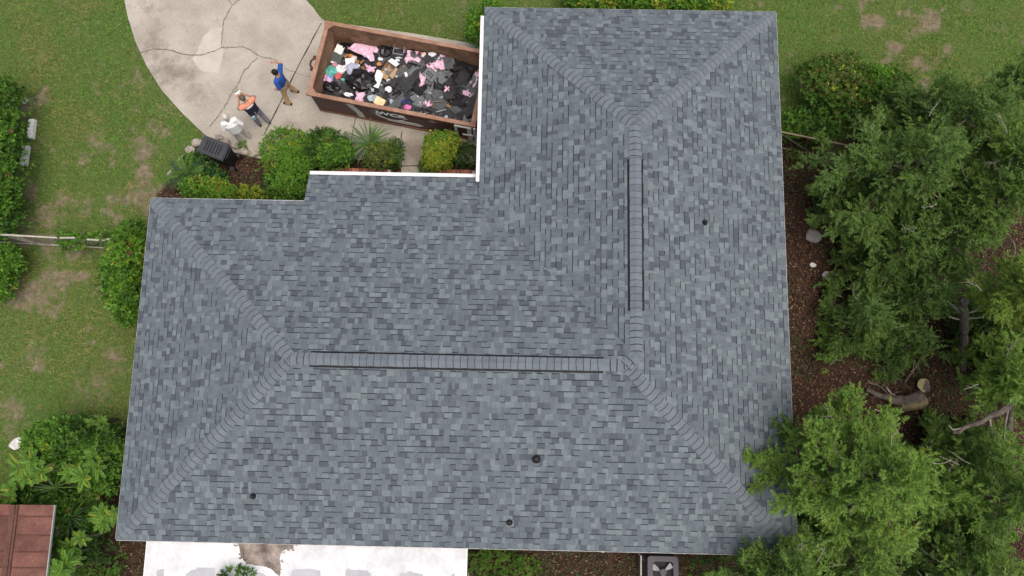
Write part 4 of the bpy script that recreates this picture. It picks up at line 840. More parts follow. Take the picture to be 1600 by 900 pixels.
# ------------------------------------------------------------------ wheeled trash cart
binm = mat('bin_plastic', (.040, .043, .050), .55, .12, 8, fine=.1, fscale=60); bind = mat('bin_black', (.014, .014, .016), .5, .1, 8)
LC = [at(*q, 1.05) for q in ((317.5, 211.5), (359, 224), (347.5, 253), (308, 235))]   # lid corners
cen = sum(LC)/4; ua = norm((LC[1]-LC[0]+LC[2]-LC[3])*[1, 1, 0]); ub = np.array([-ua[1], ua[0], 0]); La = .5*(np.linalg.norm(LC[1]-LC[0])+np.linalg.norm(LC[2]-LC[3])); Lb = .5*(np.linalg.norm(LC[0]-LC[3])+np.linalg.norm(LC[1]-LC[2]))
gb = np.array([cen[0], cen[1], 0]); RB = rotz(math.atan2(ua[1], ua[0])); cart = thing('trash_cart', 'dark grey wheeled trash cart with ribbed lid beside the stone edging', 'trash cart', tuple(gb))
m = MB(); Vv = []
for z, kx, ky in ((.06, .68, .7), (.12, .72, .74), (.9, .9, .92), (.99, .92, .94)):
    for x, y in ((-1, -1), (1, -1), (1, 1), (-1, 1)):
        for dx, dy in (((.12, 0), (0, .12)) if x*y < 0 else ((0, .12), (.12, 0))): Vv.append(gb+RB@np.array([x*(La/2*kx-dx*.3)+ .03, y*(Lb/2*ky-dy*.3), z]))
m.add(Vv, [(i*8+k, i*8+(k+1) % 8, (i+1)*8+(k+1) % 8, (i+1)*8+k) for i in range(3) for k in range(8)]+[tuple(range(7, -1, -1))]); obj('cart_body', m, bind, cart)
m = MB(); m.box(gb+[0, 0, 1.005], (La, Lb, .05), 0, RB); m.box(gb+[0, 0, 1.04], (La*.96, Lb*.94, .028), 0, RB, .96); lid = obj('lid', m, binm, cart); lid['at'] = list(cart['at'])
for i in range(3):
    mm = MB()
    for s_ in (-1, 1): mm.box(gb+RB@np.array([-La*.27+i*La*.22, 0, 1.064]), (.022, Lb*.62, .02), 0, RB) if s_ > 0 else mm.box(gb+RB@np.array([-La*.27+i*La*.22+La*.10, 0, 1.0635]), (.022, Lb*.62, .02), 0, RB)
    obj('lid_rib', mm, bind, lid)
obj('handle', MB().tube([gb+RB@np.array([La*.47, -Lb*.3, .99]), gb+RB@np.array([La*.56, -Lb*.3, 1.0]), gb+RB@np.array([La*.56, Lb*.3, 1.0]), gb+RB@np.array([La*.47, Lb*.3, .99])], .018, 8), bind, cart)
for s_ in (-1, 1):
    c = gb+RB@np.array([La*.40, s_*Lb*.40, .13]); wl = obj('wheel', MB().tube([c-ub*.035, c+ub*.035], .13, 16), bind, cart); wl['at'] = list(cart['at'])
    obj('hub', MB().tube([c-ub*.04, c+ub*.04], .055, 10), mat('hub_grey', (.3, .3, .3), .5, .1, 8), wl)

# ------------------------------------------------------------------ stones
stonem = mat('field_stone', (.21, .18, .145), .9, .25, 7, (.46, .42, .36), .5, 25, fine=.2, fscale=40); whitest = mat('white_stone', (.48, .47, .45), .9, .25, 9, (.72, .71, .69), .4, 25, fine=.2, fscale=30)
def rock(name, px, py, rx, ry, hgt, m_, lab, cat, grp=None, rot=0., flat=False):
    c = at(px, py, hgt*.4); s = scl(px, py); mb_ = MB(); sd = random.randint(0, 999); seg, rg = 16, 9; R = rotz(rot)
    for i in range(rg+1):
        ph = PI*i/rg
        for k in range(seg):
            t_ = 2*PI*k/seg; q = 1+.35*(float(vnoise(math.cos(t_)*2+sd, math.sin(t_)*2+ph*1.3, 1, sd))-.5)
            st = math.sin(ph)**(.35 if flat else .75); mb_.v.append(tuple(np.array([c[0], c[1], 0])+R@np.array([rx/s*q*st*math.cos(t_), ry/s*q*st*math.sin(t_), 0])+np.array([0, 0, hgt*.5+hgt*.55*q*math.cos(ph)*(1)])))
    mb_.f = [(i*seg+k, (i+1)*seg+k, (i+1)*seg+(k+1) % seg, i*seg+(k+1) % seg) for i in range(rg) for k in range(seg)]; mb_.m = [0]*len(mb_.f)
    return tag(obj(name, mb_, m_, None, (c[0], c[1], 0)), lab, cat, grp)
gS = 'stones edging the planting bed'
for px, py, rx, ry, r_, lab in ((308, 223, 8, 7, .2, 'tan edging stone touching the upper left corner of the cart lid'), (296.5, 235, 7.5, 7, .6, 'rounded tan stone lowest along the left of the cart'), (343, 214.5, 7, 4, -.3, 'pale stone partly behind the top edge of the cart lid'), (354, 221, 6, 5, -.3, 'small flat stone at the right corner of the cart lid'), (367, 228, 8, 5, -.4, 'flat tan stone below the white haired woman'), (382, 237, 9, 6, -.1, 'oval pale stone left of the last edging stone'), (396.5, 241, 8.5, 5.5, .15, 'pale edging stone nearest the clipped hedge')):
    rock('edging_stone', px, py, rx, ry, .16, stonem, lab, 'stone', gS, r_)
for i, (px, py) in enumerate(((285, 247), (277, 257), (268, 268))): rock('edging_stone', px, py, 9, 3.5, .08, stonem, ('half buried edging stone just left of the sago palm', 'middle half buried edging stone above the sago fronds', 'lowest half buried edging stone left of the sago fronds')[i], 'stone', gS, .85)
rock('stepping_stone', 1271, 369, 13, 11, .07, mat('slab_grey', (.26, .25, .24), .9, .15, 8, fine=.15, fscale=40), 'round grey stepping stone on leaf litter beside the cedar', 'stepping stone', None, 0, True); rock('white_rock', 1294, 430, 9, 6.5, .12, whitest, 'white rough rock on leaf litter below the stepping stone', 'rock'); rock('white_rock', 1270, 414, 5, 4, .05, whitest, 'small pale rock chip above the white rough rock', 'rock')
rock('paver_slab', 27, 693, 13, 8, .06, whitest, 'pale paver slab scattered with dry leaves in the lawn', 'paver', None, .5, True); rock('white_rock', 73, 667, 4.5, 4.5, .2, whitest, 'small white rock amid the shrubs at lower left', 'rock'); rock('white_rock', 44, 712, 3, 4, .15, whitest, 'tiny white rock above the feathery sapling', 'rock'); rock('white_rock', 40, 158, 5, 5, .06, whitest, 'grey pebble at the top end of the left hedge', 'rock')
# white scalloped edging by the left hedge
def edging(label, a, b, nlobe):
    p0, p1 = at(*a, .1), at(*b, .1); d = norm((p1-p0)*[1, 1, 0]); sd = np.array([d[1], -d[0], 0]); Lt = np.linalg.norm(p1-p0); t_ = thing('garden_edging', label, 'edging', tuple((p0+p1)/2*[1, 1, 0]), 'white scalloped edging blocks'); e = Lt/nlobe
    for i in range(nlobe):
        c = (p0*[1, 1, 0])+d*e*(i+.5); m = MB(); m.box(c-sd*.04+[0, 0, .06], (e-.008, .12, .15), 0, rotz(math.atan2(d[1], d[0]))); m.tube([c+sd*.02+[0, 0, -.02], c+sd*.02+[0, 0, .132]], e*.46, 12); obj('scallop_block', m, mat('edging_white', (.85, .84, .80), .85, .1, 8, fine=.15, fscale=30), t_)
edging('wider white scalloped edging strip by the left hedge', (49.5, 186), (45.5, 216), 5); edging('narrow white edging strip half under the left hedge', (39.5, 227), (35, 258), 5)

# ------------------------------------------------------------------ foliage
bark = mat('bark_brown', (.11, .085, .065), .95, .3, 10, (.20, .16, .13), .5, 30); twigm = mat('dead_twig', (.30, .27, .235), .9, .2, 10)
LEAF = dict(mid=leafmat('leaf_mid', (.088, .195, .026)), bright=leafmat('leaf_bright', (.135, .295, .034)), lime=leafmat('leaf_lime', (.28, .36, .04)), dark=leafmat('leaf_deep', (.046, .105, .022)),
            olive=leafmat('leaf_olive', (.135, .17, .042)), yellow=leafmat('leaf_yellow', (.27, .25, .04)), teal=leafmat('leaf_teal', (.035, .095, .035)), brown=leafmat('leaf_dry', (.16, .10, .045)),
            cedar=leafmat('cedar_green', (.125, .218, .046), trans=.35), cedarb=leafmat('cedar_bright', (.170, .295, .052), trans=.35), cedard=leafmat('cedar_deep', (.076, .150, .037), trans=.35), cedarblue=leafmat('cedar_blue', (.122, .218, .054), trans=.35), cedary=leafmat('cedar_new', (.215, .315, .055), trans=.35))
def leaf_quads(base, ax, nr, Ln, Wd, droop=.1):
    sd = norm(np.cross(ax, nr)); nr = norm(np.cross(sd, ax)); Ln = Ln[:, None]; Wd = Wd[:, None]
    mid = base+ax*Ln*.48+nr*Ln*.05
    return np.stack([base, mid+sd*Wd*.5, base+ax*Ln-nr*Ln*droop, mid-sd*Wd*.5], 1)
def shoots(P, Dr, k, Ls, Ll, Wl, spread=.9):
    """k leaves spiralling up each shoot"""
    n = len(P); ref = np.where(np.abs(Dr[:, 2:3]) < .9, np.array([[0, 0, 1.]]), np.array([[1., 0, 0]])); a = norm(np.cross(Dr, ref)); b = np.cross(Dr, a); ph = rng.uniform(0, 2*PI, n); out = []
    for i in range(k):
        t_ = (i+.5)/k; an = ph+i*2.4+rng.normal(0, .3, n); rad = a*np.cos(an)[:, None]+b*np.sin(an)[:, None]
        ax = norm(rad*spread*(1.15-.55*t_)+Dr*(.25+.8*t_)+rng.normal(0, .18, (n, 3))); nr = norm(Dr-rad*.35+rng.normal(0, .2, (n, 3)))
        out.append(leaf_quads(P+Dr*(Ls*t_*rng.uniform(.8, 1.2, n))[:, None], ax, nr, Ll*rng.uniform(.65, 1.25, n), Wl*rng.uniform(.7, 1.25, n)))
    return np.concatenate(out, 0), np.tile(np.arange(n), k)
def build_leaves(name, Qv, mi, mats, parent):
    n = len(Qv); return obj_np(name, Qv.reshape(-1, 3), np.arange(n*4).reshape(n, 4), mi, mats, parent)
def shrub(name, label, cat, blobs, dens, tones, leaf=(.06, .035), k=7, ls=.09, p=2.2, group=None, inner=.35, gap=.0, upb=.5):
    """blobs: pixel centre, height of centre, half sizes in pixels, half height in metres"""
    B_ = []
    for px, py, zc, rx, ry, rz in blobs: c = at(px, py, zc); s = scl(px, py, zc); B_.append((c, np.array([rx/s, ry/s, rz])))
    root = thing(name, label, cat, (B_[0][0][0], B_[0][0][1], 0), group); Ps = []; Ds = []
    for c, r in B_:
        area = 4*PI*((r[0]*r[1])**1.6/3+(r[0]*r[2])**1.6/3+(r[1]*r[2])**1.6/3)**(1/1.6); n = max(30, int(area*dens)); d = norm(rng.normal(size=(n, 3))); d[:, 2] = np.where(d[:, 2] < -.35, -d[:, 2], d[:, 2])
        rr = 1/(np.abs(d)**p).sum(1)**(1/p); q = d*rr[:, None]
        sh = np.where(rng.random(n) < inner, rng.uniform(.45, .95, n), rng.normal(1, .05, n)+.16*(rng.random(n) < .12)*rng.random(n)); lump = .74+.52*fbm(c[0]+q[:, 0]*r[0]+q[:, 2]*.7, c[1]+q[:, 1]*r[1]+q[:, 2]*.9, 2.6, int(abs(c[0]*31)) % 97, 3)
        P_ = c+q*r*(sh*lump)[:, None]; nn = norm(q/r); keep = (P_[:, 2] > .02) & ((fbm(P_[:, 0], P_[:, 1], 3.4, 77) > gap) | (sh < .9))
        Ps.append(P_[keep]); Ds.append(norm(nn*.8+np.array([0, 0, upb])+rng.normal(0, .35, (n, 3)))[keep])
    P_ = np.concatenate(Ps); D_ = np.concatenate(Ds); Qv, own = shoots(P_, D_, k, ls, leaf[0], leaf[1])
    tones = list(tones)+[('brown', .05*sum(t_[1] for t_ in tones))]; names = [t_[0] for t_ in tones]; pr = np.array([t_[1] for t_ in tones], float); pr /= pr.sum(); cl_ = fbm(P_[:, 0]*1.0, P_[:, 1]+P_[:, 2], 3.0, 13, 3); rk = np.clip((cl_-.25)*2, 0, .999)*.6+rng.random(len(P_))*.4
    tone = np.minimum(np.searchsorted(np.cumsum(pr), rk), len(names)-1); build_leaves('foliage', Qv, tone[own], [LEAF[n] for n in names], root)
    for c, r in B_:
        a0 = rng.uniform(0, 2*PI); g = np.array([c[0]+.08*math.cos(a0), c[1]+.08*math.sin(a0), -.03]); e = c+np.array([math.cos(a0)*r[0]*.3, math.sin(a0)*r[1]*.3, r[2]*.3]); obj('stem', MB().tube([g, (g+e)/2+rng.normal(0, .04, 3), e], [.022, .016, .008], 6), bark, root)
    return root
mixG = [('dark', 1), ('mid', 3), ('bright', 3), ('lime', .4)]
shrub('hedge', 'clipped bright green box hedge block at the corner of the walk', 'hedge', [(449, 240, .62, 32, 32, .58), (462, 262, .58, 20, 22, .5)], 300, [('mid', 1.2), ('bright', 5), ('lime', .8)], (.055, .034), 7, .07, 4.5)
shrub('shrub', 'dark green shrub between the box hedge and the yucca', 'shrub', [(486, 240, .5, 26, 22, .45), (512, 225, .45, 26, 17, .45)], 230, [('dark', 2), ('mid', 3), ('bright', .8)], (.07, .04))
shrub('shrub', 'leafy shrub with lime tips in front of the brick planter', 'shrub', [(520, 246, .55, 26, 16, .45), (538, 238, .6, 14, 11, .4)], 200, [('dark', 1), ('mid', 3), ('bright', 2), ('lime', 1.4)], (.10, .05))
shrub('shrub', 'small olive shrub on the right of the yucca', 'shrub', [(594, 246, .5, 23, 22, .48)], 250, [('mid', 2), ('olive', 3), ('lime', 1), ('bright', 1)], (.05, .03)); shrub('shrub', 'dark fine leaved shrub next to the porch walk', 'shrub', [(617, 240, .4, 13, 20, .4)], 240, [('dark', 3), ('mid', 3), ('olive', 1)], (.045, .028))
shrub('shrub', 'round yellow green bush right of the porch walk', 'bush', [(688, 236, .65, 24, 24, .5), (680, 248, .6, 16, 15, .42), (700, 224, .6, 14, 13, .4)], 250, [('mid', 1), ('lime', 4), ('yellow', .7), ('bright', 3)], (.065, .045)); shrub('shrub', 'dark shrub in the corner under the gutter right of the yellow green bush', 'shrub', [(727, 243, .35, 20, 17, .32)], 230, [('dark', 4), ('mid', 1.6)], (.05, .03)); shrub('shrub', 'narrow dark shrub on the right edge of the porch walk', 'shrub', [(666, 264, .3, 8, 15, .3)], 240, [('dark', 2), ('mid', 3)], (.05, .03))
shrub('shrub', 'loose green shrub below the box hedge reaching the roof edge', 'shrub', [(446, 288, .45, 26, 22, .5), (467, 300, .45, 14, 16, .5)], 190, [('dark', 1.4), ('mid', 3), ('bright', 2)], (.085, .05))
shrub('shrub', 'yellow tinged shrub right under the left roof edge', 'shrub', [(322, 296, .5, 34, 15, .42), (345, 300, .45, 22, 12, .4)], 210, [('mid', 3), ('bright', 3), ('lime', 1.2), ('yellow', .3)], (.07, .045)); shrub('shrub', 'low leafy plants between the cart and the yellow tinged shrub', 'shrub', [(303, 258, .16, 18, 14, .2), (322, 270, .18, 20, 13, .22), (338, 278, .16, 14, 10, .2)], 200, [('dark', 1), ('mid', 3), ('teal', 2), ('bright', 1.4)], (.08, .05))
shrub('shrub', 'sparse lime sprouts left of the loose green shrub by the roof', 'shrub', [(395, 302, .2, 26, 9, .22)], 120, [('mid', 2), ('lime', 2), ('brown', .5)], (.08, .045)); shrub('weed', 'small weed tuft between the edging stones and the driveway', 'weed', [(381, 227, .06, 6, 4, .08)], 260, [('mid', 2), ('bright', 2)], (.05, .025))
shrub('hedge', 'tall dense hedge along the left edge of the photo', 'hedge', [(-8, 190, .95, 38, 58, .9), (-6, 270, .95, 38, 60, .9), (-10, 335, .9, 36, 34, .85)], 150, [('dark', 1.8), ('mid', 4), ('bright', 2.2)], (.09, .06), 6, .1, 3.2)
shrub('shrub', 'bright green shrub below the fence at the left edge', 'shrub', [(5, 408, .6, 32, 22, .5), (-4, 440, .6, 22, 26, .5)], 150, [('dark', 1), ('mid', 3), ('bright', 3), ('lime', .6)], (.11, .06)); shrub('shrub', 'tall leafy shrub against the left eave of the house', 'shrub', [(208, 400, 1.0, 24, 44, .8), (194, 434, .9, 22, 40, .75), (212, 470, .8, 22, 34, .7), (215, 372, 1.1, 18, 22, .6)], 150, [('dark', 1.2), ('mid', 3.5), ('bright', 3), ('lime', .7)], (.10, .06), gap=.3)
shrub('shrub', 'low vine growing through the middle of the chain link fence', 'vine', [(116, 378, .5, 20, 11, .35), (163, 374, .4, 16, 9, .3)], 110, [('mid', 3), ('bright', 2), ('olive', 1)], (.08, .05))
shrub('shrub', 'dark bushy shrub filling the lower left beside the house', 'shrub', [(118, 690, .8, 52, 34, .7), (165, 722, .7, 34, 44, .65), (90, 720, .6, 30, 26, .5)], 105, [('dark', 2), ('mid', 3), ('bright', 1.4)], (.10, .06), gap=.32); shrub('shrub', 'round bright shrub beside the white rock in the lower left', 'shrub', [(76, 690, 1.0, 24, 26, .6)], 170, [('mid', 2.5), ('bright', 3), ('lime', .8)], (.08, .05)); shrub('shrub', 'deep green undergrowth between the house corner and the shed', 'shrub', [(150, 800, .35, 34, 36, .35), (130, 845, .3, 30, 30, .3), (155, 880, .3, 30, 30, .3)], 110, [('dark', 3), ('mid', 2.2), ('olive', .8)], (.07, .04), gap=.35)
shrub('shrub', 'green weeds along the top wall of the shed', 'shrub', [(40, 778, .5, 46, 14, .6), (96, 792, .5, 18, 22, .6)], 130, [('dark', 2), ('mid', 3), ('bright', 1.5)], (.09, .05), gap=.25); shrub('shrub', 'green growth along the right wall of the shed', 'shrub', [(92, 830, .5, 16, 30, .6), (88, 880, .5, 16, 34, .6)], 130, [('dark', 2), ('mid', 3), ('bright', 1)], (.08, .05), gap=.25)
shrub('shrub', 'leafy branches reaching the left eave above the undergrowth', 'shrub', [(165, 690, .9, 28, 26, .6)], 110, [('dark', 2), ('mid', 3), ('olive', .8)], (.1, .05), gap=.4)
shrub('bush', 'large rounded bush with bright top beyond the upper right eave', 'bush', [(1300, 130, .8, 58, 40, .75), (1370, 140, .9, 42, 30, .7), (1320, 165, .6, 50, 30, .5)], 130, [('dark', 2), ('mid', 3), ('olive', 2.5), ('lime', 1.0)], (.08, .05), gap=.3); shrub('bush', 'low dark bush against the upper right eave above the fence rail', 'bush', [(1242, 196, .5, 26, 22, .45), (1282, 208, .5, 22, 14, .4)], 150, [('dark', 2), ('mid', 3), ('bright', .8)], (.07, .045))
shrub('bush', 'green bush behind the dumpster beside the white gutter', 'bush', [(748, 44, .9, 17, 24, .6), (770, 30, .9, 14, 22, .6)], 230, [('mid', 2), ('bright', 3), ('lime', 1.2)], (.07, .045)); shrub('hedge', 'low hedge running behind the top eave of the house', 'hedge', [(930, -2, .45, 46, 20, .45), (1020, 0, .45, 52, 20, .45), (1100, 2, .45, 40, 18, .4)], 170, [('dark', .8), ('mid', 2), ('bright', 2), ('lime', 2), ('yellow', .3)], (.08, .05)); shrub('weeds_patch', 'patch of weeds on leaf litter just right of the white roof', 'weeds', [(772, 878, .15, 46, 26, .16), (824, 888, .1, 20, 16, .12)], 130, [('dark', 2), ('mid', 2.5), ('olive', 1.2), ('bright', .4)], (.07, .035), gap=.35)
shrub('weeds_patch', 'dark weeds in the shade right of the air conditioner', 'weeds', [(1105, 885, .12, 34, 18, .14)], 100, [('dark', 3), ('mid', 1.5)], (.06, .03), gap=.4); shrub('weeds_patch', 'dark ground plants under the fence rail at the right', 'weeds', [(1262, 240, .15, 34, 12, .2)], 90, [('dark', 3), ('mid', 2)], (.06, .035), gap=.35)
ivy_c = at(1374, 122, 1.75); shrub('bush', 'light green shoot poking out of the large rounded bush', 'shoot', [(1372, 122, 1.3, 17, 12, .3)], 170, [('bright', 4), ('lime', 1.2)], (.12, .05))
shrub('shrub', 'dark leafy sprig rising against the edge of the white patio roof', 'shrub', [(372, 902, 2.55, 24, 10, .2)], 90, [('dark', 2), ('mid', 2)], (.1, .05))

def pinnate(name, label, cat, spots, tones, nf, fl, lw, group=None, arch=.5, leaflets=9):
    """plants made of feather-like fronds: pixel, height of the heart, scale"""
    root = None
    spots = spots if leaflets > 18 else [(px+rng.normal(0, 9), py+rng.normal(0, 9), h*rng.uniform(.75, 1.1), sc_*rng.uniform(.45, .85)) for px, py, h, sc_ in spots for _ in range(4)]
    for px, py, h, sc_ in spots:
        c = at(px, py, h)
        if root is None: root = thing(name, label, cat, (c[0], c[1], 0), group)
        Qs = []; Ms = []; rach = MB(); obj('stem', MB().tube([(c[0], c[1], -.03), (c[0]+.02, c[1], h*.5), c], [.035, .03, .02], 6), bark, root)
        for i in range(nf if leaflets > 18 else int(nf*rng.uniform(.4, .7))):
            az_ = i*2.4+rng.uniform(-.3, .3); up0 = rng.uniform(.25, 1.1); L_ = fl*sc_*rng.uniform(.7, 1.1); hd = np.array([math.cos(az_), math.sin(az_), 0]); pts = []
            for t_ in np.linspace(0, 1, leaflets+1): pts.append(c+hd*L_*t_*math.cos(up0*(1-.3*t_))+np.array([0, 0, L_*(math.sin(up0)*t_-arch*t_*t_)]))
            pts = np.array(pts); rach.tube(list(pts[::3]), .005, 4); d = norm(np.gradient(pts, axis=0)); sd = norm(np.cross(d, np.array([[0, 0, 1.]]))); nr = norm(np.cross(sd, d))
            for s_ in (-1, 1):
                n = leaflets; lt_ = np.linspace(.12, 1, n); prof = np.sin(np.clip(lt_*.85+.12, 0, 1)*PI)**.6; ax = norm(sd[1:]*s_+d[1:]*.55-nr[1:]*.12+rng.normal(0, .08, (n, 3)))
                Qs.append(leaf_quads(pts[1:], ax, nr[1:], lw[0]*sc_*prof+.01, np.full(n, lw[1]*sc_))); Ms.append(np.full(n, rng.choice(len(tones), p=np.array([t_[1] for t_ in tones])/sum(t_[1] for t_ in tones))))
        build_leaves('frond_leaflets', np.concatenate(Qs), np.concatenate(Ms), [LEAF[t_[0]] for t_ in tones], root); obj('frond_ribs', rach, LEAF['olive'], root)
    return root
pinnate('sago_palm', 'sago palm with stiff dark feather fronds beside the edging stones', 'palm', [(293, 272, .35, 1.)], [('teal', 3), ('mid', 2), ('dark', 1)], 24, .75, (.16, .022), arch=.45, leaflets=22)
feath = [('mid', 2), ('bright', 4), ('lime', .5)]
pinnate('sapling', 'feathery bright green sapling above the left end of the shed', 'sapling', [(34, 742, 1.5, 1.), (50, 722, 1.7, .8), (20, 765, 1.3, .8)], feath+[('brown', .25)], 20, .6, (.115, .034), arch=.35, leaflets=14); pinnate('sapling', 'feathery bright green sapling beside the right wall of the shed', 'sapling', [(108, 868, 1.5, 1.), (96, 885, 1.3, .8), (122, 850, 1.4, .7)], feath, 20, .6, (.115, .034), arch=.35, leaflets=14)
pinnate('sapling', 'feathery sapling in the middle of the lower left shrubs', 'sapling', [(128, 744, 1.5, 1.), (140, 720, 1.5, .8), (112, 730, 1.3, .7)], feath, 18, .55, (.11, .032), arch=.35, leaflets=14); pinnate('sapling', 'small feathery sapling right at the lower left roof corner', 'sapling', [(172, 806, 1.2, .9)], feath, 17, .5, (.105, .032), arch=.35, leaflets=13); pinnate('sapling', 'light sapling in the lower left just left of the eave', 'sapling', [(160, 660, 1.2, .6), (172, 690, 1.3, .7)], [('mid', 3), ('bright', 1.5)], 17, .5, (.1, .03), arch=.35, leaflets=13)
def swords(name, label, px, py, h, n, L_, w_, tones, cat, up=(.35, 1.3)):
    c = at(px, py, h); root = thing(name, label, cat, (c[0], c[1], 0)); Qs = []
    for i in range(n):
        a = i*2.4+rng.uniform(-.2, .2); u = rng.uniform(*up); l_ = L_*rng.uniform(.75, 1.1); hd = np.array([math.cos(a), math.sin(a), 0]); pts = np.array([c+hd*l_*t_*math.cos(u)+np.array([0, 0, l_*(math.sin(u)*t_-.35*t_**2.2)]) for t_ in np.linspace(0, 1, 5)]); sd = np.array([-hd[1], hd[0], 0]); ws = np.array([.8, 1, .85, .55, .06])*w_/2; 
        for j in range(4): Qs.append([pts[j]-sd*ws[j], pts[j]+sd*ws[j], pts[j+1]+sd*ws[j+1], pts[j+1]-sd*ws[j+1]])
    Qs = np.array(Qs); build_leaves('sword_leaves', Qs, np.repeat(rng.choice(len(tones), n), 4), [LEAF[t_] for t_ in tones], root); obj('stem', MB().tube([(c[0], c[1], -.03), c], [.07, .05], 8), bark, root); return root
LEAF['blue'] = leafmat('yucca_blue', (.095, .165, .075)); LEAF['pale'] = leafmat('yucca_pale', (.15, .21, .095))
swords('yucca', 'spiky pale yucca with sword leaves on the front walk edge', 578, 224, .7, 52, .92, .055, ['blue', 'pale', 'mid'], 'yucca', (.1, 1.1)); swords('fan_palm', 'small palm with narrow drooping leaves between the shed and the house', 112, 808, .6, 40, .75, .035, ['mid', 'blue', 'teal'], 'palm', (.1, .9)); swords('fan_palm', 'thin bladed palm half hidden in the lower left shrubs', 86, 762, .7, 18, .8, .03, ['blue', 'mid'], 'palm', (.1, .8))

# ------------------------------------------------------------------ cedars
def cedar(label, px, py, z0, z1, R_, nb, tones, spr=26, base=None, lean=(0, 0), dens=1.0, sect=None, dead=4, shape='dome'):
    """trunk, limbs and feathery sprays; px,py is the crown's middle on the picture at mid height; R_ the limb reach in pixels"""
    zm = (z0+z1)/2; c = at(px, py, zm); r = R_/scl(px, py, zm); b0 = np.array([c[0]+lean[0]-.3, c[1]+lean[1]-.2, -.05]); top = np.array([c[0], c[1], z1-.25])
    root = thing('cedar_tree', label, 'tree', (b0[0], b0[1], 0), 'cedar trees on the right'); tk = MB(); pts = [b0+(top-b0)*t_+np.array([math.sin(t_*5)*.12, math.cos(t_*4)*.10, 0]) for t_ in np.linspace(0, 1, 7)]
    tk.tube(pts, [.15, .13, .105, .075, .045, .02, .008], 9); obj('trunk', tk, bark, root); pts = np.array(pts); lm_ = MB(); SP = []; SD = []; SL = []; sd0 = rng.uniform(0, 100)
    def foliage(bp, hd, sdv, m_, q0=.03):
        q = q0+(1-q0)*rng.random(m_)**.7; n_ = len(bp); tt = np.linspace(0, 1, n_); ps = np.stack([np.interp(q, tt, bp[:, j]) for j in range(3)], -1)+rng.normal(0, .07, (m_, 3))*[1, 1, .6]
        sp = rng.uniform(.1, 1.3, m_)*rng.choice([-1, 1], m_); d = norm(hd*np.cos(sp)[:, None]+sdv*np.sin(sp)[:, None]+np.array([0, 0, 1])*rng.normal(.22, .38, m_)[:, None]); SP.append(ps); SD.append(d); SL.append(rng.uniform(.14, .38, m_)*(1.15-.4*q))
    for i in range(nb):
        t_ = ((i+.5)/nb); z = z0+(z1-z0)*t_*.96; a = i*2.399+rng.uniform(-.6, .6)
        lob = .42+1.1*float(vnoise(math.cos(a)*1.4+sd0, math.sin(a)*1.4+z*.45, 1.0, 5))
        f = (1-t_**2.2*.78) if shape == 'dome' else (1-.9*t_); l_ = min(r*f*lob*rng.uniform(.75, 1.12), r*1.15); k_ = np.clip((z-.45)/z1, .05, 1)*6; st = np.array([np.interp(k_, np.arange(7), pts[:, j]) for j in range(3)]); hd = np.array([math.cos(a), math.sin(a), 0]); rise = rng.uniform(.05, .42); bend = rng.normal(0, .28)
        sdv = np.array([-hd[1], hd[0], 0]); tt = np.linspace(0, 1, 8); bp = np.array([st+hd*l_*q+sdv*l_*bend*q*q+np.array([0, 0, l_*(rise*q-.2*q*q)]) for q in tt])+np.cumsum(rng.normal(0, .025, (8, 3)), 0)*(tt[:, None] > 0); lm_.tube(list(bp), list(np.linspace(.024, .005, 8)), 5)
        foliage(bp, hd, sdv, int(spr*dens*(l_/1.5)**1.1)+8)
        for s_ in (-1, 1, 1)[:rng.integers(1, 4)]:      # side boughs
            q_ = rng.integers(2, 6); h2 = norm(hd+sdv*s_*rng.choice([-1, 1])*rng.uniform(.5, 1.1)); l2 = l_*rng.uniform(.25, .5); s2 = np.array([-h2[1], h2[0], 0]); b2 = np.array([bp[q_]+h2*l2*q+np.array([0, 0, l2*(rng.uniform(.05, .35)*q-.15*q*q)]) for q in np.linspace(0, 1, 5)]); lm_.tube(list(b2), list(np.linspace(.012, .003, 5)), 4); foliage(b2, h2, s2, int(spr*dens*.55*(l2/.7))+6, .1)
    # leader: sprays all round the tip
    tipn = 130; aa = rng.uniform(0, 2*PI, tipn); hd = np.stack([np.cos(aa), np.sin(aa), rng.uniform(.1, 1.2, tipn)], -1); SP.append(np.array([c[0], c[1], z1-.3])+rng.normal(0, .24, (tipn, 3))*[1, 1, 1.3]); SD.append(norm(hd)); SL.append(rng.uniform(.2, .42, tipn))
    obj('limb', lm_, bark, root); P_ = np.concatenate(SP); D_ = np.concatenate(SD); L_ = np.concatenate(SL); n = len(P_); Qs = []; own = []; K = 20
    sd = norm(np.cross(D_, np.array([[0, 0, 1.]])+rng.normal(0, .25, (n, 3)))); nr = norm(np.cross(sd, D_))
    for j in range(K):
        t_ = (j+.3)/K; an = rng.normal(.65, .3, n)*(1 if j % 2 else -1)*(1.05-.6*t_); ax = norm(D_*np.cos(an)[:, None]+sd*np.sin(an)[:, None]+nr*rng.normal(.05, .35, n)[:, None]); ln = (.10-.045*t_)*rng.uniform(.6, 1.35, n)
        p0 = P_+D_*(L_*t_)[:, None]+np.array([0, 0, -1.])*(L_*.15*t_*t_)[:, None]; Qs.append(leaf_quads(p0, ax, norm(nr+rng.normal(0, .55, (n, 3))), ln, ln*rng.uniform(.2, .36, n)+.004, .12)); own.append(np.arange(n))
    Qv = np.concatenate(Qs); own = np.concatenate(own); pr = np.array([t_[1] for t_ in tones], float); pr /= pr.sum(); rk = np.clip((fbm(P_[:, 0], P_[:, 1]+P_[:, 2]*.5, 1.5, 61, 3)-.25)*2, 0, .999)*.55+rng.random(n)*.45
    build_leaves('crown', Qv, np.minimum(np.searchsorted(np.cumsum(pr), rk), len(tones)-1)[own], [LEAF[t_[0]] for t_ in tones], root)
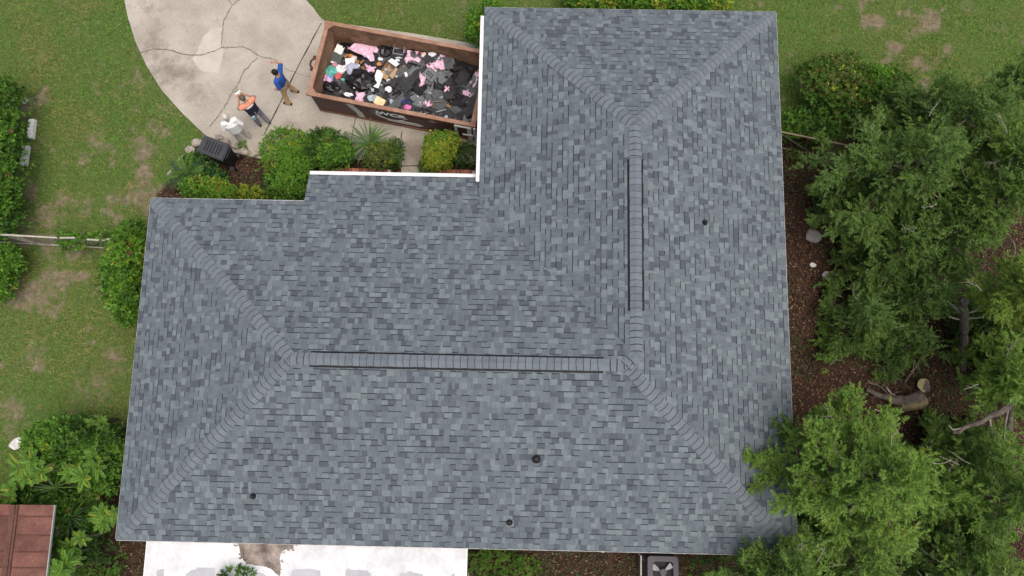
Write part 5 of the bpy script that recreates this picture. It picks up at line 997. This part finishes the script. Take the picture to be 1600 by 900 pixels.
    for i in range((dead+1)//2):
        a = rng.uniform(0, 2*PI); z = z0+(z1-z0)*rng.uniform(.25, .8); s0 = np.array([c[0], c[1], z])+np.array([math.cos(a), math.sin(a), 0])*r*rng.uniform(.3, .8); mb_ = MB(); d = norm(np.array([math.cos(a+rng.normal(0, .6)), math.sin(a+rng.normal(0, .6)), rng.normal(.15, .2)])); cur = s0; pp = [s0]
        for q in range(4): d = norm(d+rng.normal(0, .2, 3)); cur = cur+d*rng.uniform(.08, .18); pp.append(cur)
        mb_.tube(pp, list(np.linspace(.010, .003, 5)), 5)
        for q in (1, 2, 3): e = pp[q]+norm(d+rng.normal(0, .7, 3))*rng.uniform(.1, .28); mb_.tube([pp[q], (pp[q]+e)/2+rng.normal(0, .02, 3), e], [.006, .0045, .0025], 4)
        obj('dead_twig', mb_, twigm, root)
    return root
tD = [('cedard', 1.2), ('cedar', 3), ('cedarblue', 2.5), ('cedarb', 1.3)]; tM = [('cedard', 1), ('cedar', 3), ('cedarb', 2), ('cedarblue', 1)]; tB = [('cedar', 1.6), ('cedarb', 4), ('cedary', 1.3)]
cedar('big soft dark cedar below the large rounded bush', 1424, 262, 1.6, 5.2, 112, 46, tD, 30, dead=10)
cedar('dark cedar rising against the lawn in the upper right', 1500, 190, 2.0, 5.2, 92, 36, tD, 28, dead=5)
cedar('green cedar cut by the upper right edge of the photo', 1590, 255, 2.0, 6.0, 100, 40, tM, 28, dead=5)
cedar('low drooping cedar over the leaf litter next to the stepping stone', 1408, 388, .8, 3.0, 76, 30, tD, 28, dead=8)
cedar('small green cedar shoot standing alone on the leaf litter', 1350, 500, .4, 2.2, 66, 20, [('cedarblue', 4), ('cedar', 3), ('bright', .5)], 24, dead=2)
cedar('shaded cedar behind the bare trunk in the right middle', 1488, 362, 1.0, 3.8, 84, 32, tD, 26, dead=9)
cedar('lime topped cedar at the right edge below the upper cedars', 1585, 440, 3.2, 6.4, 66, 26, [('cedarb', 3), ('cedary', 4), ('lime', .7)], 30, lean=(2.4, 0), dead=3)
cedar('bright cedar hanging over the fallen log', 1572, 586, 3.2, 5.4, 76, 26, tB, 28, lean=(2.6, .4), dead=4)
cedar('large bright cedar overhanging the right eave of the house', 1368, 740, 3.2, 6.6, 116, 48, tB, 36, dead=9)
cedar('cedar covering the lower right corner of the roof', 1234, 898, 2.9, 5.0, 82, 34, tM, 30, dead=5)
cedar('dim low cedar below the large bright cedar', 1340, 868, 1.0, 3.4, 92, 30, tM, 24, dead=6)
cedar('tall cedar at the lower right edge of the photo', 1560, 770, 2.0, 5.6, 92, 34, tM, 27, dead=8)
cedar('cedar cut by the bottom right corner of the photo', 1510, 885, 1.4, 4.4, 96, 32, tM, 26, dead=6)
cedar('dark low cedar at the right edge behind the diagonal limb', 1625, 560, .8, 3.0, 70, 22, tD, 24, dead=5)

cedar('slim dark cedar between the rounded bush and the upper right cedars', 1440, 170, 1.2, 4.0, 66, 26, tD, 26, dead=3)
cedar('green cedar filling the middle of the right edge', 1540, 320, 1.6, 4.8, 88, 34, tM, 26, dead=6)
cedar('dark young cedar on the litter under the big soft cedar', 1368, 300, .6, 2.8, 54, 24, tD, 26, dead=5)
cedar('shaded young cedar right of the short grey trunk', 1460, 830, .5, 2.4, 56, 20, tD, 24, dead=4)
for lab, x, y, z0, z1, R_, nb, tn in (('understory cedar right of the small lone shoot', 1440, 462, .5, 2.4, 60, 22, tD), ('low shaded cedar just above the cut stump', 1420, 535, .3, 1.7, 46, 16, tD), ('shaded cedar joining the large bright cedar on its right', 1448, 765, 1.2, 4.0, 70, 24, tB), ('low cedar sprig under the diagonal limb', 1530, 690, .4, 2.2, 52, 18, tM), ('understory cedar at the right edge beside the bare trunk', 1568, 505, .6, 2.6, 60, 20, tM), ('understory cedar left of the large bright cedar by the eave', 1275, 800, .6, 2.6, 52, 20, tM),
                                     ('understory cedar between the diagonal limb and the tall cedar', 1490, 715, .6, 2.8, 58, 20, tM), ('thin cedar top reaching over the lawn at the upper right edge', 1578, 138, 1.6, 4.4, 58, 22, tM)): cedar(lab, x, y, z0, z1, R_, nb, tn, 24, dead=3)
# ------------------------------------------------------------------ dead wood
def limb_thing(name, label, cat, pts, rads, m_, extra=()):
    P = [at(x, y, z) for x, y, z in pts]; Pn = []
    for i in range(len(P)-1):
        for k in range(4): Pn.append(P[i]+(P[i+1]-P[i])*k/4+rng.normal(0, .015, 3))
    Pn.append(P[-1]); rr = np.interp(np.linspace(0, 1, len(Pn)), np.linspace(0, 1, len(rads)), rads); t_ = thing(name, label, cat, (P[0][0], P[0][1], max(0, P[0][2]-.1))); obj('bole', MB().tube(Pn, list(rr*rng.uniform(.88, 1.12, len(Pn))), 9), m_, t_)
    for e in extra: E_ = [at(x, y, z) for x, y, z in e]; obj('side_branch', MB().tube([E_[0], (E_[0]+E_[-1])/2+rng.normal(0, .04, 3), E_[-1]], [.03, .022, .01], 6), twigm if m_ is not bark else bark, t_)
    return t_
greyb = mat('bark_grey', (.075, .062, .05), .95, .25, 9, (.165, .145, .125), .6, 25)
limb_thing('leaning_limb', 'thick bare grey limb slanting across the right edge', 'limb', [(1625, 598, 4.3), (1596, 618, 4.2), (1560, 645, 4.0), (1525, 662, 3.8), (1490, 676, 3.5)], [.085, .08, .07, .055, .04], greyb, [[(1545, 650, 2.9), (1552, 690, 2.0)], [(1575, 640, 3.0), (1572, 712, 1.6)], [(1510, 668, 2.7), (1482, 664, 2.7)]])
limb_thing('bare_trunk', 'upright bare cedar trunk in the right middle', 'trunk', [(1503, 574, .2), (1505, 540, 1.0), (1507, 505, 1.8), (1508, 470, 2.7)], [.13, .115, .105, .09], greyb, [[(1506, 500, 1.9), (1482, 494, 2.2)], [(1507, 498, 2.0), (1548, 492, 2.5)], [(1506, 494, 2.1), (1480, 470, 2.4)], [(1507, 490, 2.2), (1535, 476, 2.7)]])
limb_thing('bare_trunk', 'short grey trunk showing below the large bright cedar', 'trunk', [(1430, 864, .6), (1434, 840, 1.2), (1437, 812, 2.0), (1437, 790, 2.6)], [.12, .105, .10, .09], greyb, [[(1436, 826, 1.6), (1412, 838, 1.5)], [(1436, 820, 1.8), (1462, 812, 2.0)], [(1412, 838, 1.5), (1395, 845, 1.5)]])
limb_thing('bare_trunk', 'thin bare trunk under the diagonal limb at the right edge', 'trunk', [(1568, 715, .3), (1576, 672, 1.0), (1580, 640, 1.8)], [.085, .075, .07], greyb, [[(1572, 690, .7), (1548, 672, 1.0)]])
limb_thing('fallen_log', 'old fallen log lying on the dark leaf litter', 'log', [(1352, 610, .1), (1385, 622, .14), (1415, 628, .17), (1440, 618, .2)], [.05, .10, .16, .19], greyb, [[(1385, 605, .1), (1405, 622, .15)]])
limb_thing('fallen_log', 'mossy log piece below the cut stump', 'log', [(1405, 634, .12), (1425, 632, .16), (1446, 626, .16)], [.12, .17, .15], mat('bark_moss', (.14, .12, .07), .95, .3, 6, (.24, .21, .10), .5, 25))
st_ = at(1443, 605, 0); stp = thing('tree_stump', 'cut stump with pale yellow face beside the fallen log', 'stump', (st_[0], st_[1], 0)); tp = at(1442.5, 601, .32); obj('stump_bole', MB().tube([(st_[0], st_[1], -.03), (st_[0]*.4+tp[0]*.6, st_[1]*.4+tp[1]*.6, .2), tp], [.19, .16, .15], 12), greyb, stp); mm = MB(); nn_ = 14
mm.prism([(tp[0]+.14*(1+.25*math.sin(2*a+1))*math.cos(a), tp[1]+.19*(1+.15*math.sin(3*a))*math.sin(a)) for a in [2*PI*i/nn_ for i in range(nn_)]], .315, .33); obj('cut_face', mm, mat('cut_wood', (.34, .29, .15), .8, .12, 14), stp)
for pts, r_, lab in (([(1366, 638, .5), (1378, 645, .45), (1390, 654, .4)], .022, 'pale bare stick poking out above the large bright cedar'), ([(1283, 659, .1), (1292, 668, .15), (1310, 667, .2)], .013, 'thin curved stick beside the right eave'), ([(1445, 845, .5), (1460, 870, .4), (1480, 900, .3)], .018, 'long thin stick below the short grey trunk'), ([(1285, 868, .4), (1272, 880, .35), (1262, 893, .3)], .016, 'slanting stick in the dim low cedar'), ([(1415, 595, .05), (1432, 570, .06), (1450, 545, .08), (1470, 520, .1)], .035, 'decayed branch on the litter left of the upright bare trunk'),
                     ([(1392, 582, .05), (1400, 590, .06), (1398, 600, .05)], .06, 'grey root knot left of the fallen log'), ([(1355, 596, .04), (1375, 603, .06), (1385, 612, .05)], .04, 'grey surface root by the fallen log')):
    limb_thing('fallen_branch', lab, 'branch', pts, [r_, r_*.8, r_*.5], greyb if r_ > .03 else twigm)
# ------------------------------------------------------------------ fences
pipew = mat('pipe_white', (.42, .39, .34), .6, .12, 6, fine=.15, fscale=20); wirem = mat('wire_grey', (.17, .155, .13), .6, .2, 10)
def fence(label, ga, gb_, h, railm, mesh=True, posts=(0, .5, 1), gaps=()):
    a, b = at(*ga), at(*gb_); t_ = thing('chain_link_fence', label, 'fence', tuple((a+b)/2)); up = np.array([0, 0, h])
    prev = 0
    for g0, g1 in list(gaps)+[(1, 1)]:
        obj('top_rail', MB().tube([a+(b-a)*prev+up, a+(b-a)*g0+up+rng.normal(0, .015, 3)], .027, 8), railm, t_); prev = g1
    obj('bottom_rail', MB().tube([a+[0, 0, .06], b+[0, 0, .06]], .022, 6), railm, t_); obj('brace_wire', MB().tube([a+(b-a)*.02+up, a+(b-a)*.5+[0, 0, .1]], .012, 5), wirem, t_); obj('brace_wire', MB().tube([a+(b-a)*.33+up, a+(b-a)*.42+[0, 0, .1]], .013, 5), railm, t_)
    for q in posts: p = a+(b-a)*q; obj('fence_post', MB().tube([p, p+up*1.02], .035, 8), railm, t_)
    m = MB(); Lt = np.linalg.norm(b-a); d = (b-a)/Lt; s = -h
    while s < Lt and mesh:
        for dr in (1, -1):
            z0, z1 = (.05, h) if dr > 0 else (h, .05); s0, s1 = s, s+h
            q0, q1 = max(0, -s0/(s1-s0)), min(1, (Lt-s0)/(s1-s0))
            if q1 > q0: m.tube([a+d*(s0+(s1-s0)*q0)+[0, 0, z0+(z1-z0)*q0], a+d*(s0+(s1-s0)*q1)+[0, 0, z0+(z1-z0)*q1]], .0019, 3, 0, False)
        s += .085
    if mesh: stuff(obj('wire_mesh', m, wirem, t_))
    return t_
fence('sagging chain link fence with white top rail crossing the left lawn', (-45, 376), (205, 390), 1.15, pipew, True, (0, .42, 1), gaps=((.68, .70), (.78, .86), (.93, .95)))
fence('chain link fence run with bare brown top rail right of the upper eave', (1190, 226), (1345, 258), 1.15, mat('rail_brown', (.22, .17, .12), .7, .2, 8), False, (.62,))
# white pipe standing on edge by the condenser, and a vine-wrapped stake
tag(obj('white_pipe', MB().tube([at(1001.5, 868, .9), at(1001.5, 915, .9)], .022, 8), pipew, None, tuple(at(1001, 890, 0))), 'thin white rail pipe left of the air conditioner', 'pipe')
tag(obj('stake', MB().tube([at(996, 862, 1.1), at(1007, 877, .5)], .012, 6), wirem, None, tuple(at(1001, 870, 0))), 'thin slanting grey stake at the top of the white pipe', 'stake')
obj('soffit_pipe', MB().tube([at(942, 858, 2.5), at(942, 862.5, 2.5)], .05, 10), whitem, house)
# ------------------------------------------------------------------ air conditioner
ac_c = at(1036, 894, .85)*[1, 1, 0]; sA = 49/scl(1036, 894, .85); RA = rotz(-.0); ac = thing('air_conditioner', 'square grey air conditioner condenser with top fan below the eave', 'air conditioner', tuple(ac_c)); casem = mat('ac_casing', (.085, .080, .094), .6, .08, 6, fine=.05, fscale=30); acd = mat('ac_dark', (.012, .012, .014), .6, .1, 8)
def rrect(h, r, n=5): return [(sx*(h-r)+r*math.cos(a), sy*(h-r)+r*math.sin(a)) for sx, sy, a0 in ((1, 1, 0), (-1, 1, PI/2), (-1, -1, PI), (1, -1, 1.5*PI)) for a in [a0+PI/2*i/n for i in range(n+1)]]
outer = rrect(sA/2, .09); nO = len(outer); ro_ = sA*.415; inn = [(ro_*math.cos(math.atan2(y, x)), ro_*math.sin(math.atan2(y, x))) for x, y in outer]; m = MB(); zt = .85
Vv = [(ac_c[0]+x, ac_c[1]+y, z) for z, lst in ((zt, outer), (zt+.02, [(x*.97, y*.97) for x, y in outer]), (zt+.02, inn), (zt-.12, inn)) for x, y in lst]; m.add(Vv, [(k*nO+i, k*nO+(i+1) % nO, (k+1)*nO+(i+1) % nO, (k+1)*nO+i) for k in range(3) for i in range(nO)]); obj('top_cover', m, casem, ac)
obj('coil_casing', MB().prism([(ac_c[0]+x*.985, ac_c[1]+y*.985) for x, y in outer], 0, zt-.13, 0), acd, ac); m = MB(); Vv = [(ac_c[0]+x*.99, ac_c[1]+y*.99, z) for z in (.05, zt) for x, y in outer]; m.add(Vv, [(i, (i+1) % nO, nO+(i+1) % nO, nO+i) for i in range(nO)]); obj('side_louvre', m, casem, ac)
obj('fan_hub', MB().tube([(ac_c[0], ac_c[1], zt-.12), (ac_c[0], ac_c[1], zt+.03), (ac_c[0], ac_c[1], zt+.04)], [.095, .09, .06], 16), casem, ac); blm = mat('fan_blade', (.42, .43, .45), .45, .1, 8)
for a0 in (.62, .62+2*PI/3, .62+4*PI/3):
    m = MB(); Vv = []
    for rr_ in (.08, .2, .30):
        for da, z in ((-.36, -.065), (.0, -.04), (.36, -.015)): Vv.append((ac_c[0]+rr_*math.cos(a0+da*.8), ac_c[1]+rr_*math.sin(a0+da*.8), zt+z))
    m.add(Vv+[(x, y, z-.006) for x, y, z in Vv], [(r_*3+k, r_*3+k+1, r_*3+k+4, r_*3+k+3) for r_ in range(2) for k in range(2)]+[(9+r_*3+k+3, 9+r_*3+k+4, 9+r_*3+k+1, 9+r_*3+k) for r_ in range(2) for k in range(2)]); obj('fan_blade', m, blm, ac)
m = MB()
for rr_ in np.linspace(.12, ro_-.01, 7): m.tube([(ac_c[0]+rr_*math.cos(a), ac_c[1]+rr_*math.sin(a), zt+.012) for a in np.linspace(0, 2*PI, 25)], .0022, 3, 0, False)
stuff(obj('grille_wires', m, acd, ac)); setting(obj('condenser_pad', MB().box((ac_c[0], ac_c[1]-.1, -.02), (1.05, 1.2, .09)), acd))
# ------------------------------------------------------------------ rusty shed
zs = 1.85; tr = at(86, 789, zs); tl = at(-30, 789, zs); rb = at(28, 789, zs); shed = thing('shed', 'small shed with rusty red metal roof in the lower left corner', 'shed', (rb[0], rb[1]-1.2, 0)); rp = mat('rust_red', (.095, .036, .027), .65, .35, 2.2, (.19, .082, .06), .1, 14, fine=.25, fscale=14, rand=.22); rp2 = mat('rust_dark', (.09, .035, .028), .7, .3, 4)
y0 = tr[1]; ylen = 3.2; slopeS = .10; 
def shed_z(x): return zs+.12-abs(x-rb[0])*slopeS
yy = y0; i = 0; hts = [.30, .46, .40, .38, .36, .42, .40, .38]
for h_ in hts:
    for x0, x1 in ((tl[0]-.9, rb[0]-.10), (rb[0]+.10, tr[0])):
        Vv = []; dz0 = random.uniform(0, .006)
        for y_, ex in ((yy, -.0), (yy-h_+.025, .0)):
            for x in np.linspace(x0, x1, 4): Vv.append((x, y_, shed_z(x)+dz0+.004*float(vnoise(x*3, y_*3, 1, 5))))
        Vt = [(x, y_, z-.03) for x, y_, z in Vv]; m = MB(); m.add(Vv+Vt, [(4+k, 5+k, k+1, k) for k in range(3)]+[(8+k, 9+k, 13+k, 12+k) for k in range(3)]+[(k, k+1, 9+k, 8+k) for k in range(3)]+[(12+k, 13+k, 5+k, 4+k) for k in range(3)]+[(0, 8, 12, 4), (3, 7, 15, 11)]); obj('roof_panel', m, rp, shed)
        m = MB(); m.add([(x, y_, shed_z(x)+.02) for y_ in (yy-h_+.03, yy-h_-.003) for x in (x0, x1)]+[(x, y_, shed_z(x)-.03) for y_ in (yy-h_+.03, yy-h_-.003) for x in (x0, x1)], [(2, 3, 1, 0), (4, 5, 7, 6), (0, 1, 5, 4), (2, 6, 7, 3), (1, 3, 7, 5), (0, 4, 6, 2)]); obj('roof_seam', m, rp2, shed)
    yy -= h_
obj('ridge_batten', MB().box((rb[0], y0-ylen/2, zs+.13), (.21, ylen, .05)).box((rb[0], y0-ylen/2, zs+.165), (.09, ylen, .03)), mat('rust_batten', (.11, .05, .038), .7, .25, 4, fine=.2, fscale=20), shed)
obj('wall', MB().box(((tl[0]-.9+tr[0]-.45)/2, y0-ylen/2, zs/2-.12), (tr[0]-.45-tl[0]+.9, ylen-.8, zs-.2)), mat('shed_wall', (.42, .44, .42), .7, .1, 5), shed)
obj('roof_edge_trim', MB().box((tr[0]+.012, y0-ylen/2, shed_z(tr[0])-.02), (.02, ylen, .07)), mat('trim_grey', (.33, .36, .34), .7, .2, 6), shed)
